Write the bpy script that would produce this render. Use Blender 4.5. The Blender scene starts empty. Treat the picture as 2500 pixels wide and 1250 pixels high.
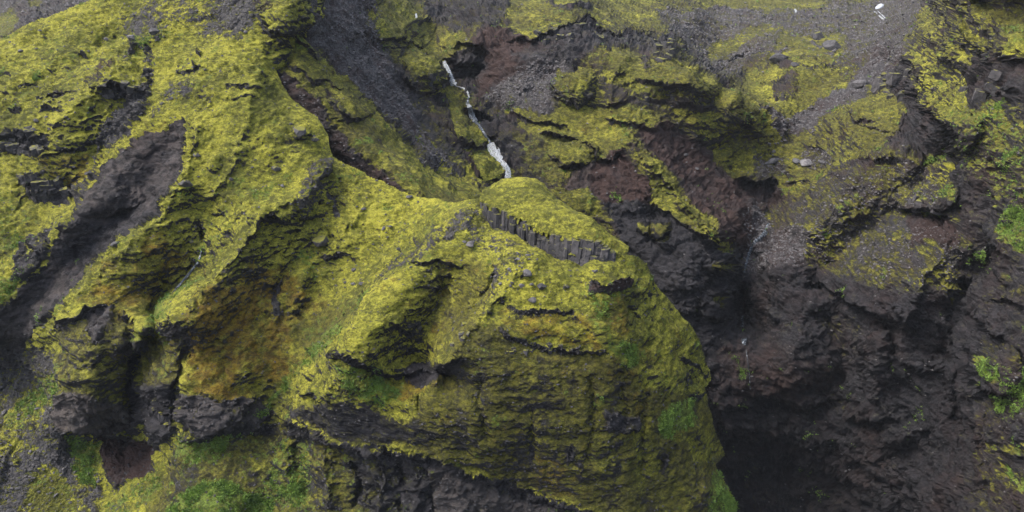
import bpy, math, random
import numpy as np
from mathutils import Vector

# ------------------------------------------------------------------ camera, light, exposure
sc = bpy.context.scene
W0, H0, FPX = 2500.0, 1250.0, 1785.0
PITCH = math.radians(-25.0)
cam_d = bpy.data.cameras.new("camera")
cam = bpy.data.objects.new("camera", cam_d)
sc.collection.objects.link(cam)
cam_d.sensor_width = 36.0
cam_d.lens = 36.0 * FPX / W0
cam_d.clip_start = 0.5
cam_d.clip_end = 4000
cam.location = (0, 0, 0)
cam.rotation_euler = (math.radians(90) + PITCH, 0, 0)
sc.camera = cam

SUN_EL, SUN_AZ = 54.0, -84.0           # azimuth from +Y towards +X: behind the mountain, to the left
wd = bpy.data.worlds.new("World"); sc.world = wd; wd.use_nodes = True
wn = wd.node_tree.nodes; wl = wd.node_tree.links
sky = wn.new("ShaderNodeTexSky"); sky.sky_type = 'NISHITA'; sky.sun_disc = False
sky.sun_elevation = math.radians(SUN_EL); sky.sun_rotation = math.radians(SUN_AZ)
sky.air_density = 1.0; sky.dust_density = 4.0; sky.ozone_density = 1.0
hs = wn.new("ShaderNodeHueSaturation"); hs.inputs["Saturation"].default_value = 0.7
wl.new(sky.outputs[0], hs.inputs["Color"])
wl.new(hs.outputs[0], wn["Background"].inputs["Color"])
wn["Background"].inputs["Strength"].default_value = 0.145
sun_d = bpy.data.lights.new("sun", 'SUN'); sun_d.energy = 1.2; sun_d.angle = math.radians(30)
sun_d.color = (1.0, 0.97, 0.9)
sun = bpy.data.objects.new("sun", sun_d); sc.collection.objects.link(sun)
_e, _a = math.radians(SUN_EL), math.radians(SUN_AZ)
_sd = Vector((math.cos(_e)*math.sin(_a), math.cos(_e)*math.cos(_a), math.sin(_e)))
sun.rotation_euler = _sd.to_track_quat('Z', 'Y').to_euler()
vs = sc.view_settings
vs.view_transform = 'Standard'; vs.look = 'None'; vs.gamma = 1; vs.use_curve_mapping = False
vs.exposure = 1.1
HAZE = 0.00009
sc.cycles.max_bounces = 5; sc.cycles.diffuse_bounces = 3

rng = np.random.default_rng(7); random.seed(7)
F32 = np.float32

# ------------------------------------------------------------------ geometry helpers
sp, cp = math.sin(PITCH), math.cos(PITCH)
def unproj(u, v, d):
    x = (u - W0/2) / FPX; y = (H0/2 - v) / FPX
    return np.stack([x*d, d*(cp - y*sp), d*(sp + y*cp)], -1)

_perm = rng.permutation(256).astype(np.int32); _perm = np.concatenate([_perm, _perm, _perm])
_g = rng.normal(size=(256, 3)); _g /= np.linalg.norm(_g, axis=1)[:, None]; _g = _g.astype(F32)
def noise(x, y, z):
    xf = np.floor(x); yf = np.floor(y); zf = np.floor(z)
    xi = xf.astype(np.int32) & 255; yi = yf.astype(np.int32) & 255; zi = zf.astype(np.int32) & 255
    fx = (x - xf).astype(F32); fy = (y - yf).astype(F32); fz = (z - zf).astype(F32)
    ux = fx*fx*fx*(fx*(fx*6-15)+10); uy = fy*fy*fy*(fy*(fy*6-15)+10); uz = fz*fz*fz*(fz*(fz*6-15)+10)
    def c(i, j, k):
        h = _perm[_perm[_perm[xi+i]+yi+j]+zi+k]
        g = _g[h]
        return g[..., 0]*(fx-i) + g[..., 1]*(fy-j) + g[..., 2]*(fz-k)
    a = c(0,0,0); a = a + ux*(c(1,0,0)-a)
    b = c(0,1,0); b = b + ux*(c(1,1,0)-b); a = a + uy*(b-a)
    e = c(0,0,1); e = e + ux*(c(1,0,1)-e)
    b = c(0,1,1); b = b + ux*(c(1,1,1)-b); e = e + uy*(b-e)
    return (a + uz*(e-a))*1.5
def fbm(p, scale, octs, sx=1, sy=1, sz=1, gain=0.5, off=0.0, ridged=False):
    out = 0; amp = 1.0; tot = 0
    f = 1.0/scale
    for o in range(octs):
        n = noise(p[..., 0]*f*sx+off+o*17.3, p[..., 1]*f*sy+off*1.7+o*9.1, p[..., 2]*f*sz-off+o*5.7)
        if ridged: n = 0.5 - np.abs(n)*1.6
        out = out + n*amp; tot += amp; amp *= gain; f *= 2.03
    return out/tot
def worley(p, scale, sx=1, sy=1, sz=1):
    """facet noise: returns (random value of the nearest cell, F2-F1)"""
    q = p*np.array([sx, sy, sz])/scale
    qi = np.floor(q).astype(np.int32); qf = (q-qi).astype(F32)
    f1 = np.full(q.shape[:-1], 9, F32); f2 = f1.copy(); val = np.zeros_like(f1)
    for i in (-1, 0, 1):
        for j in (-1, 0, 1):
            for k in (-1, 0, 1):
                h = _perm[_perm[_perm[(qi[..., 0]+i) & 255]+((qi[..., 1]+j) & 255)]+((qi[..., 2]+k) & 255)]
                o = _g[h]*0.45+0.5
                d = (i+o[..., 0]-qf[..., 0])**2+(j+o[..., 1]-qf[..., 1])**2+(k+o[..., 2]-qf[..., 2])**2
                closer = d < f1
                f2 = np.where(closer, f1, np.minimum(f2, d))
                val = np.where(closer, h/255.0, val); f1 = np.where(closer, d, f1)
    return val, np.sqrt(f2)-np.sqrt(f1)
def sstep(a, b, x):
    t = np.clip((x-a)/(b-a), 0, 1); return t*t*(3-2*t)

def densify(lines, step=38):
    P = []
    for ln in lines:
        if len(ln) == 3 and not isinstance(ln[0], (tuple, list)):
            P.append(ln); continue
        for a, b in zip(ln[:-1], ln[1:]):
            n = max(1, int(math.hypot(a[0]-b[0], a[1]-b[1])/step))
            for k in range(n):
                t = k/n; P.append(tuple(a[i]+(b[i]-a[i])*t for i in range(3)))
        P.append(ln[-1])
    P = np.array(P, float); keep = []
    for i in range(len(P)):
        if all((P[i, 0]-P[j, 0])**2+(P[i, 1]-P[j, 1])**2 > 5**2 for j in keep): keep.append(i)
    return P[keep]
def rbf_grid(P, U, V):
    x = P[:, :2]/100.0; y = P[:, 2]
    def phi(r): return r**1.4
    n = len(P)
    r = np.sqrt(((x[:, None]-x[None])**2).sum(-1))
    A = np.zeros((n+3, n+3)); A[:n, :n] = phi(r) ; A[:n, :n] -= np.eye(n)*0.004
    A[:n, n] = 1; A[:n, n+1:] = x; A[n, :n] = 1; A[n+1:, :n] = x.T
    w = np.linalg.solve(A, np.concatenate([y, np.zeros(3)]))
    g = np.stack([U, V], -1).reshape(-1, 2)/100.0
    out = w[n]+g@w[n+1:]
    for s in range(0, len(g), 20000):
        gg = g[s:s+20000]
        out[s:s+20000] += phi(np.sqrt(((gg[:, None]-x[None])**2).sum(-1)))@w[:n]
    return out.reshape(U.shape)
def upsample(us, vsr, C, U, V):
    """bilinear lookup of coarse field C (rows v, cols u)"""
    fu = np.clip((U-us[0])/(us[1]-us[0]), 0, len(us)-1.001); fv = np.clip((V-vsr[0])/(vsr[1]-vsr[0]), 0, len(vsr)-1.001)
    iu = fu.astype(int); iv = fv.astype(int); a = fu-iu; b = fv-iv
    return (C[iv, iu]*(1-a)+C[iv, iu+1]*a)*(1-b)+(C[iv+1, iu]*(1-a)+C[iv+1, iu+1]*a)*b

def seg_dist(U, V, pts):
    """distance to a polyline, side (+ = below / right of travel), arc parameter 0..1"""
    best = np.full(U.shape, 1e9); side = np.zeros(U.shape); par = np.zeros(U.shape)
    L = [0]
    for a, b in zip(pts[:-1], pts[1:]): L.append(L[-1]+math.hypot(b[0]-a[0], b[1]-a[1]))
    for i, (a, b) in enumerate(zip(pts[:-1], pts[1:])):
        dx, dy = b[0]-a[0], b[1]-a[1]; l2 = dx*dx+dy*dy
        t = np.clip(((U-a[0])*dx+(V-a[1])*dy)/l2, 0, 1)
        ex = U-a[0]-t*dx; ey = V-a[1]-t*dy; d = np.hypot(ex, ey)
        m = d < best
        best = np.where(m, d, best); side = np.where(m, np.sign(dx*ey-dy*ex), side)
        par = np.where(m, (L[i]+t*math.sqrt(l2))/L[-1], par)
    return best, side, par, L[-1]
def in_poly(U, V, pts):
    ins = np.zeros(U.shape, bool); n = len(pts)
    for i in range(n):
        (x1, y1), (x2, y2) = pts[i], pts[(i+1) % n]
        if y1 == y2: continue
        c = ((y1 > V) != (y2 > V)) & (U < (x2-x1)*(V-y1)/(y2-y1)+x1)
        ins ^= c
    return ins
def crop(U, V, pts, pad):
    a = np.array(pts)[:, :2]
    rows = np.where((V[:, 0] > a[:, 1].min()-pad) & (V[:, 0] < a[:, 1].max()+pad))[0]
    cols = np.where((U[0] > a[:, 0].min()-pad) & (U[0] < a[:, 0].max()+pad))[0]
    if len(rows) == 0 or len(cols) == 0: return None
    return slice(rows[0], rows[-1]+1), slice(cols[0], cols[-1]+1)

def apply_strokes(D, U, V, Uw, Vw, strokes, ledge=1.0, bare=None):
    for s in strokes:
        kind, amp, w = s[0], s[1], s[2]
        if kind == 'E':
            (u, v), (ru, rv) = s[3], s[4]
            sl = crop(U, V, [(u-ru, v-rv), (u+ru, v+rv)], 60)
            if sl is None: continue
            r = ((Uw[sl]-u)/ru)**2+((Vw[sl]-v)/rv)**2
            D[sl] -= amp*np.sqrt(np.clip(1-r*0.8, 0, 1)); continue
        pts = s[3]
        sl = crop(U, V, pts, w*3+50)
        if sl is None: continue
        d, sd, t, L = seg_dist(Uw[sl], Vw[sl], pts)
        e = min(0.45, 35.0/L)
        tap = sstep(0, e, t)*sstep(0, e, 1-t)
        if kind == 'L':
            cave = amp >= 5
            tw = 5 if cave else max(9, 0.75*w)
            below = sstep(0, tw, d*sd)*np.exp(-(d/(w*(1 if cave else 1.5)))**1.6)
            above = (sd <= 0)*np.exp(-d/(w*0.9))
            low = (sd > 0)*np.exp(-d/(w*0.9))*(1-sstep(0, tw, d))
            if bare is not None: bare[sl] = np.maximum(bare[sl], tap*(sd > 0)*sstep(0, 3, d)*(1-sstep(tw*0.9, tw*1.5, d)))
            D[sl] += tap*amp*ledge*(below-0.3*(above+low))
        elif kind == 'G': D[sl] += tap*amp*np.exp(-(d/w)**1.5)
        elif kind == 'R': D[sl] -= tap*amp*np.exp(-d/w)

def paint(Z, U, V, Uw, Vw, zones):
    for name, val, soft, pts in zones:
        sl = crop(U, V, pts, soft*1.5+50)
        if sl is None: continue
        d, _, _, _ = seg_dist(Uw[sl], Vw[sl], list(pts)+[pts[0]])
        d = np.where(in_poly(Uw[sl], Vw[sl], pts), d, -d)
        a = sstep(-soft, soft, d)
        Z[name][sl] = Z[name][sl]*(1-a)+val*a

# ------------------------------------------------------------------ materials
def new_mat(name):
    m = bpy.data.materials.new(name); m.use_nodes = True
    nt = m.node_tree; return m, nt, nt.nodes, nt.links, nt.nodes["Principled BSDF"]
class NB:
    """tiny node builder"""
    def __init__(s, nt): s.nt = nt; s.n = nt.nodes; s.l = nt.links
    def _in(s, sock, v):
        if hasattr(v, "is_output"): s.l.new(v, sock)
        else: sock.default_value = v
    def math(s, op, a, b=0.0, c=None, clamp=False):
        x = s.n.new("ShaderNodeMath"); x.operation = op; x.use_clamp = clamp
        s._in(x.inputs[0], a); s._in(x.inputs[1], b)
        if c is not None: s._in(x.inputs[2], c)
        return x.outputs[0]
    def mix(s, f, a, b, blend='MIX'):
        x = s.n.new("ShaderNodeMix"); x.data_type = 'RGBA'; x.blend_type = blend
        s._in(x.inputs[0], f)
        for sock, v in ((x.inputs[6], a), (x.inputs[7], b)):
            if isinstance(v, tuple) and len(v) == 3: v = (*v, 1)
            s._in(sock, v)
        return x.outputs[2]
    def noise(s, co, scale, detail=4, rough=0.6):
        x = s.n.new("ShaderNodeTexNoise"); s.l.new(co, x.inputs["Vector"])
        x.inputs["Scale"].default_value = scale; x.inputs["Detail"].default_value = detail; x.inputs["Roughness"].default_value = rough
        return x.outputs["Fac"]
    def voro(s, co, scale, feat='F1'):
        x = s.n.new("ShaderNodeTexVoronoi"); x.feature = feat; s.l.new(co, x.inputs["Vector"])
        x.inputs["Scale"].default_value = scale
        return x
    def ramp(s, f, lo, hi):
        x = s.n.new("ShaderNodeMapRange"); x.interpolation_type = 'SMOOTHSTEP'
        s._in(x.inputs[0], f); x.inputs[1].default_value = lo; x.inputs[2].default_value = hi
        return x.outputs[0]
    def mapping(s, co, scale):
        x = s.n.new("ShaderNodeMapping"); s.l.new(co, x.inputs[0]); x.inputs["Scale"].default_value = scale
        return x.outputs[0]
def terrain_material():
    m, nt, N, L, bsdf = new_mat("moss_scree_and_rock")
    b = NB(nt)
    geo = N.new("ShaderNodeNewGeometry"); pos = geo.outputs["Position"]
    ca = N.new("ShaderNodeAttribute"); ca.attribute_name = "cover"
    gr = N.new("ShaderNodeAttribute"); gr.attribute_name = "ground"
    sa = N.new("ShaderNodeSeparateColor"); L.new(ca.outputs["Color"], sa.inputs[0])
    sb = N.new("ShaderNodeSeparateColor"); L.new(gr.outputs["Color"], sb.inputs[0])
    moss, olive, rust = sa.outputs[0], sa.outputs[1], sa.outputs[2]; green = ca.outputs["Alpha"]
    red, pale, scree = sb.outputs[0], sb.outputs[1], sb.outputs[2]; bare_dark = gr.outputs["Alpha"]
    n_big = b.noise(pos, 0.12, 5, 0.6)
    n_mid = b.noise(b.mapping(pos, (0.7, 0.7, 1.5)), 0.7, 6, 0.7)
    n_fin = b.noise(pos, 1.7, 6, 0.85)
    n_spk = b.noise(pos, 4.5, 3, 0.8)
    flat = b.mapping(pos, (1, 1, 2.2))
    n_str = b.noise(flat, 0.9, 7, 0.85)
    # ---- moss colours
    n_sb = b.math('ADD', n_str, b.math('ADD', b.math('MULTIPLY', b.math('SUBTRACT', n_big, 0.5), 0.55), b.math('MULTIPLY', b.math('SUBTRACT', n_mid, 0.5), 0.35)))
    yel = b.mix(b.ramp(n_sb, 0.38, 0.62), (0.080, 0.084, 0.014), (0.45, 0.44, 0.052))
    yel = b.mix(b.math('MULTIPLY', b.ramp(n_mid, 0.49, 0.60), 0.75), yel, (0.13, 0.14, 0.02))
    oli = b.mix(b.ramp(n_str, 0.42, 0.60), (0.045, 0.045, 0.012), (0.16, 0.15, 0.022))
    rus = b.mix(b.ramp(n_str, 0.42, 0.60), (0.105, 0.055, 0.010), (0.30, 0.185, 0.016))
    grn = b.mix(b.ramp(n_fin, 0.42, 0.60), (0.050, 0.080, 0.014), (0.20, 0.29, 0.045))
    of = b.ramp(b.math('ADD', olive, b.math('MULTIPLY', b.math('SUBTRACT', n_mid, 0.5), 1.6)), 0.2, 0.85)
    mc = b.mix(of, yel, oli)
    rf = b.ramp(b.math('ADD', rust, b.math('MULTIPLY', b.math('SUBTRACT', n_mid, 0.5), 2.0)), 0.25, 0.95)
    mc = b.mix(b.math('MULTIPLY', rf, 0.8), mc, rus)
    gf = b.ramp(b.math('ADD', green, b.math('ADD', b.math('MULTIPLY', b.math('SUBTRACT', n_fin, 0.5), 2.2), b.math('MULTIPLY', b.math('SUBTRACT', n_mid, 0.5), 2.6))), 0.30, 0.95)
    gf = b.math('MULTIPLY', gf, 0.85)
    mc = b.mix(gf, mc, grn)
    # dead, greyish and wet dark spots between the cushions
    mc = b.mix(b.math('MULTIPLY', b.ramp(n_spk, 0.53, 0.60), 0.55), mc, (0.05, 0.047, 0.018))
    mc = b.mix(b.math('MULTIPLY', b.ramp(n_big, 0.35, 0.7), 0.30), mc, b.mix(1.0, mc, (0.72, 0.62, 0.8), 'MULTIPLY'))
    # ---- bare ground colours
    vor = b.voro(pos, 2.6); vs2 = N.new("ShaderNodeSeparateColor"); L.new(vor.outputs["Color"], vs2.inputs[0])
    rock = b.mix(b.ramp(n_mid, 0.40, 0.62), (0.012, 0.012, 0.0155), (0.049, 0.048, 0.055))
    rock = b.mix(b.ramp(n_fin, 0.53, 0.66), rock, (0.10, 0.095, 0.10))
    rot = N.new("ShaderNodeMapping"); L.new(pos, rot.inputs[0]); rot.inputs["Rotation"].default_value = (0.25, 0.55, 0.3); rot.inputs["Scale"].default_value = (0.35, 0.5, 2.4)
    n_bed = b.noise(rot.outputs[0], 0.8, 7, 0.8)
    rock = b.mix(b.ramp(n_bed, 0.44, 0.58), b.mix(1.0, rock, (0.42, 0.42, 0.46), 'MULTIPLY'), b.mix(1.0, rock, (1.25, 1.22, 1.25), 'MULTIPLY'))
    gravel = b.mix(vs2.outputs[0], (0.052, 0.048, 0.050), (0.150, 0.140, 0.143))
    rock = b.mix(scree, rock, gravel)
    rock = b.mix(b.math('MULTIPLY', b.math('MULTIPLY', olive, 0.65), b.ramp(moss, 0.2, 0.6)), rock, b.mix(n_fin, (0.028, 0.024, 0.013), (0.085, 0.074, 0.040)))
    redc = b.mix(n_fin, (0.035, 0.021, 0.019), (0.095, 0.056, 0.048))
    rock = b.mix(b.ramp(b.math('ADD', red, b.math('MULTIPLY', b.math('SUBTRACT', n_mid, 0.5), 1.2)), 0.2, 0.95), rock, redc)
    palc = b.mix(n_fin, (0.085, 0.070, 0.062), (0.21, 0.18, 0.165))
    rock = b.mix(b.ramp(b.math('ADD', pale, b.math('MULTIPLY', b.math('SUBTRACT', n_mid, 0.5), 1.0)), 0.25, 1.0), rock, palc)
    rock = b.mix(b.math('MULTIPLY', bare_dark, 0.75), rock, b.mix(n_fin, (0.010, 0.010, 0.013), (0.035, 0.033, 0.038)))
    # ---- combine
    mk = b.math('ADD', moss, b.math('ADD', b.math('MULTIPLY', b.math('SUBTRACT', n_fin, 0.5), 1.5), b.math('MULTIPLY', b.math('SUBTRACT', n_str, 0.5), 0.7)))
    mf = b.mix(b.math('MULTIPLY', olive, 0.8), b.ramp(mk, 0.42, 0.60), b.ramp(mk, 0.10, 0.95))
    mf = b.math('ADD', mf, 0.0)
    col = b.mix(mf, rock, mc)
    L.new(col, bsdf.inputs["Base Color"])
    bsdf.inputs["Roughness"].default_value = 0.9
    L.new(b.math('MULTIPLY_ADD', mf, 0.14, 0.80), bsdf.inputs["Roughness"])
    bsdf.inputs["Specular IOR Level"].default_value = 0.25
    h = b.math('ADD', b.math('MULTIPLY', n_fin, 0.35), b.math('MULTIPLY', n_str, 0.45))
    h = b.math('ADD', h, b.math('MULTIPLY', b.math('MULTIPLY', b.math('SUBTRACT', 1.0, mf), n_bed), 0.8))
    h = b.math('ADD', h, b.math('MULTIPLY', b.math('MULTIPLY', scree, vor.outputs["Distance"]), -0.5))
    bp = N.new("ShaderNodeBump"); bp.inputs["Strength"].default_value = 1.0; bp.inputs["Distance"].default_value = 0.9
    L.new(h, bp.inputs["Height"]); L.new(bp.outputs[0], bsdf.inputs["Normal"])
    return m
MAT_T = terrain_material()
def simple_rock(name, c1, c2, scale=2.0, rough=0.75, moss=0.0):
    m, nt, N, L, bsdf = new_mat(name); b = NB(nt)
    geo = N.new("ShaderNodeNewGeometry"); pos = geo.outputs["Position"]
    n = b.noise(pos, scale, 7, 0.7); n2 = b.noise(pos, scale*5, 5, 0.7)
    c = b.mix(b.ramp(n, 0.3, 0.7), c1, c2)
    oi = N.new("ShaderNodeObjectInfo"); c = b.mix(1.0, c, b.mix(oi.outputs["Random"], (0.5, 0.5, 0.52), (1.35, 1.3, 1.28)), 'MULTIPLY')
    c = b.mix(b.ramp(n2, 0.62, 0.75), c, tuple(min(1, x*1.9) for x in c2))
    if moss > 0:
        sx = N.new("ShaderNodeSeparateXYZ"); L.new(geo.outputs["Normal"], sx.inputs[0])
        f = b.ramp(b.math('ADD', sx.outputs[2], b.math('SUBTRACT', n, 0.5)), 1.05-moss, 1.25-moss)
        c = b.mix(f, c, b.mix(n2, (0.09, 0.09, 0.012), (0.26, 0.25, 0.02)))
    L.new(c, bsdf.inputs["Base Color"]); bsdf.inputs["Roughness"].default_value = rough
    bp = N.new("ShaderNodeBump"); bp.inputs["Strength"].default_value = 0.8; bp.inputs["Distance"].default_value = 0.15
    L.new(b.math('ADD', n, n2), bp.inputs["Height"]); L.new(bp.outputs[0], bsdf.inputs["Normal"])
    return m
MAT_BOULDER = simple_rock("grey_boulder", (0.045, 0.043, 0.046), (0.14, 0.135, 0.14), 1.5)
MAT_BOULDER_M = simple_rock("mossy_boulder", (0.040, 0.038, 0.042), (0.11, 0.105, 0.11), 1.5, moss=0.28)
MAT_COL = simple_rock("basalt", (0.014, 0.0135, 0.016), (0.062, 0.058, 0.062), 0.9, 0.75, moss=0.15)
def foam_material():
    m, nt, N, L, bsdf = new_mat("white_water"); b = NB(nt)
    geo = N.new("ShaderNodeNewGeometry")
    n = b.noise(b.mapping(geo.outputs["Position"], (3, 3, 0.6)), 1.6, 5, 0.7)
    L.new(b.mix(b.ramp(n, 0.35, 0.62), (0.22, 0.26, 0.32), (0.80, 0.84, 0.88)), bsdf.inputs["Base Color"])
    bsdf.inputs["Roughness"].default_value = 0.5
    bp = N.new("ShaderNodeBump"); bp.inputs["Distance"].default_value = 0.3
    L.new(n, bp.inputs["Height"]); L.new(bp.outputs[0], bsdf.inputs["Normal"])
    return m
MAT_FOAM = foam_material()
def spray_material():
    m, nt, N, L, bsdf = new_mat("falling_water"); b = NB(nt)
    geo = N.new("ShaderNodeNewGeometry")
    n = b.noise(b.mapping(geo.outputs["Position"], (2.5, 2.5, 0.7)), 1.3, 6, 0.8)
    bsdf.inputs["Base Color"].default_value = (0.72, 0.76, 0.80, 1); bsdf.inputs["Roughness"].default_value = 0.6
    L.new(b.math('MULTIPLY', b.ramp(n, 0.34, 0.62), 0.65), bsdf.inputs["Alpha"])
    return m
MAT_SPRAY = spray_material()
def stream_material():
    m, nt, N, L, bsdf = new_mat("stream_water"); b = NB(nt)
    geo = N.new("ShaderNodeNewGeometry")
    n = b.noise(geo.outputs["Position"], 1.5, 6, 0.75)
    L.new(b.mix(b.ramp(n, 0.5, 0.68), (0.05, 0.06, 0.07), (0.50, 0.54, 0.60)), bsdf.inputs["Base Color"])
    bsdf.inputs["Roughness"].default_value = 0.15
    bp = N.new("ShaderNodeBump"); bp.inputs["Distance"].default_value = 0.1
    L.new(n, bp.inputs["Height"]); L.new(bp.outputs[0], bsdf.inputs["Normal"])
    return m
MAT_STREAM = stream_material()
def leaf_material():
    m, nt, N, L, bsdf = new_mat("fresh_green_leaves"); b = NB(nt)
    geo = N.new("ShaderNodeNewGeometry")
    n = b.noise(geo.outputs["Position"], 1.2, 3, 0.7)
    L.new(b.mix(b.ramp(n, 0.3, 0.7), (0.07, 0.13, 0.02), (0.22, 0.34, 0.05)), bsdf.inputs["Base Color"])
    bsdf.inputs["Roughness"].default_value = 0.7
    return m
MAT_LEAF = leaf_material()

def tag(o, label=None, cat=None, group=None, kind=None):
    if label: o["label"] = label
    if cat: o["category"] = cat
    if group: o["group"] = group
    if kind: o["kind"] = kind
    return o
def mesh_obj(name, verts, faces, mat, parent=None, smooth=True):
    me = bpy.data.meshes.new(name)
    me.from_pydata([tuple(v) for v in verts], [], [tuple(f) for f in faces])
    me.materials.append(mat)
    if smooth: me.polygons.foreach_set("use_smooth", np.ones(len(me.polygons), bool))
    o = bpy.data.objects.new(name, me); sc.collection.objects.link(o)
    if parent: o.parent = parent
    return o
def grid_mesh(name, P, N_, tris_or_quads, colA, colB, mat):
    """numpy quads -> mesh with two colour attributes, welded normals"""
    used = np.unique(tris_or_quads); remap = np.full(len(P), -1, np.int64); remap[used] = np.arange(len(used))
    q = remap[tris_or_quads].astype(np.int32)
    me = bpy.data.meshes.new(name)
    me.vertices.add(len(used)); me.vertices.foreach_set("co", P[used].astype(F32).ravel())
    n = len(q); me.loops.add(n*4); me.polygons.add(n)
    me.loops.foreach_set("vertex_index", q.ravel())
    me.polygons.foreach_set("loop_start", np.arange(0, n*4, 4, dtype=np.int32))
    me.update(calc_edges=True)
    for nm, c in (("cover", colA), ("ground", colB)):
        at = me.color_attributes.new(nm, 'FLOAT_COLOR', 'POINT')
        at.data.foreach_set("color", c[used].astype(F32).ravel())
    me.polygons.foreach_set("use_smooth", np.ones(n, bool))
    me.normals_split_custom_set_from_vertices(N_[used].astype(F32))
    me.materials.append(mat)
    o = bpy.data.objects.new(name, me); sc.collection.objects.link(o)
    return o

# ------------------------------------------------------------------ what the land looks like
# Points are directions from the camera (in 2500 x 1250 units) with the distance in metres;
# they are turned into places in the valley once, and everything else is computed in space.
F_CTRL = [
 # crest of the ridge down to the saddle
 [(670,165,127),(700,230,124),(780,290,121),(812,385,118),(870,412,117),(1020,480,113),(1110,497,107),(1170,475,104.5)],
 # skyline at the top left, top of the hill
 [(-200,195,135),(0,100,138),(220,0,142),(400,-90,146)],
 (400,0,136),(650,0,131),(740,50,130),(735,0,130.5),(700,100,128.5),(700,-120,134),(600,300,117),(600,200,121),(450,150,127),(500,80,131),(300,100,134),
 # beyond the crest it dives under the scree slope
 [(745,150,136),(800,70,151),(820,-120,175)],
 # spur and the gully beside it
 [(812,395,117),(745,480,111),(640,528,108),(560,640,103),(450,740,98.2),(360,800,95.8),(338,835,95.5)],
 (620,700,105.5),(560,770,101),(500,860,98),
 [(500,520,114),(490,600,113),(474,660,111.5),(400,750,108.5),(335,850,106),(325,950,103.5)],
 (440,450,113),(330,620,108),(200,720,105),(300,780,103),(130,760,105),(420,600,110.5),(250,860,99.5),
 # bare gully, its rims
 [(436,300,119.3),(380,420,117),(300,520,115.8),(180,640,113.3),(60,760,111),(-50,840,110)],
 [(450,300,118.5),(446,400,115.5),(392,525,112),(268,640,108.5),(190,700,107)],
 [(425,285,119.5),(300,400,116.5),(190,500,114.5),(150,545,113),(60,690,110),(0,740,108.5)],
 (250,130,130),(100,200,129),(50,300,124),(200,300,123),(170,400,120.5),(60,450,120),(0,550,115),(0,650,112),(90,560,116),
 [(350,250,124.5),(290,330,124),(235,400,122.5),(185,490,121)],
 # valley floor bottom left, spur fronts
 (0,900,116),(0,1100,108),(100,950,112),(100,1200,104),(0,1250,103),(200,1100,107),(300,1150,105),(250,1250,101),
 (-200,1000,116),(-200,1300,105),(-200,500,125),(-400,500,128),(-400,300,134),(-400,1300,106),(-400,900,118),(-200,750,115),(60,860,114),
 (180,900,99.5),(200,1000,99.5),(330,1060,107),(400,900,97.5),(400,1040,99),(390,1100,101),
 (550,1000,94.5),(550,1035,94),(550,1100,96),(450,1150,94.5),(395,1250,92),(550,1230,90),(650,1250,93),(550,1380,86),(380,1390,92),(150,1390,99),
 # second hill and the trough before the promontory
 (700,600,109.5),(650,750,103.5),(600,900,97.5),(560,980,95.5),(850,600,109),(950,560,110),(1050,540,107),(800,500,115),(700,450,114),
 [(665,1040,99),(690,1000,98),(700,960,98),(760,850,98.5),(830,765,100.5),(900,690,102.5),(960,640,104),(1060,560,105.5)],
 # promontory: left spur, bowl, rib
 [(1165,500,102.5),(1090,560,99),(1000,640,96.5),(940,690,94.5),(861,770,91),(808,845,88.5)],
 [(1090,700,96),(1050,800,93.5),(1000,880,92.2),(1080,915,93)],
 [(1290,640,89.5),(1200,740,87.3),(1110,850,85.3),(1050,960,85)],
 (740,950,92),(710,1010,94),(760,1040,92.5),(850,980,88),(900,1050,88.5),(1000,1050,86.5),(1150,1000,84),(1000,1160,89.5),
 (800,1130,92),(850,1250,89.5),(1100,1240,88.5),(700,1130,94),(680,1250,92),
 # front wall and right flank
 (1400,620,90.5),(1400,700,88),(1380,770,86),(1400,850,85.5),(1300,1000,84.5),(1500,1000,85.5),(1400,1130,86),(1560,1100,87.5),(1650,1230,90),
 (1500,1230,87.5),(1200,1130,86),(1250,1240,89),(1200,1350,88),(1600,1350,89),
 (1530,610,92.5),(1600,690,95),(1620,760,93.5),(1640,900,91.5),(1735,920,99),(1735,1000,97),(1768,1110,99.5),(1700,1050,93),(1795,1245,97),(1720,1200,92),(1560,700,89.5),(1550,850,87),
 [(1178,536,100.6),(1205,560,99.4),(1245,570,98.2),(1290,590,96.2),(1335,610,94.2),(1370,630,92),(1412,634,90.6),(1450,624,90.4),(1490,632,90.4),(1530,636,91.6)],
 [(1185,505,103),(1240,528,101.5),(1300,560,99),(1370,592,96),(1430,598,94.8),(1490,616,93.6)],(1230,500,105),(1320,520,105),(1420,560,101),(1300,635,90),(1230,600,94),
]
F_POLY = [(-460,325),(-200,195),(-100,148),(0,100),(60,62),(120,38),(220,0),(300,-50),(420,-120),(440,-160),(830,-160),(800,50),(745,120),(690,163),(668,165),(684,195),(703,232),(740,262),(775,288),(800,330),(812,383),(840,398),(872,412),(930,440),(975,462),(1020,480),(1070,486),(1110,497),
 (1140,488),(1185,485),(1230,505),(1320,525),(1420,565),(1480,600),(1532,617),(1560,628),(1582,640),(1588,662),(1602,690),(1625,718),(1662,765),(1700,812),(1715,850),(1728,895),(1741,920),(1739,930),(1724,948),(1733,985),(1742,1020),(1752,1062),(1771,1108),(1768,1118),(1748,1135),(1762,1160),(1780,1190),(1797,1232),(1806,1300),(1820,1430),(-460,1430)]
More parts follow.
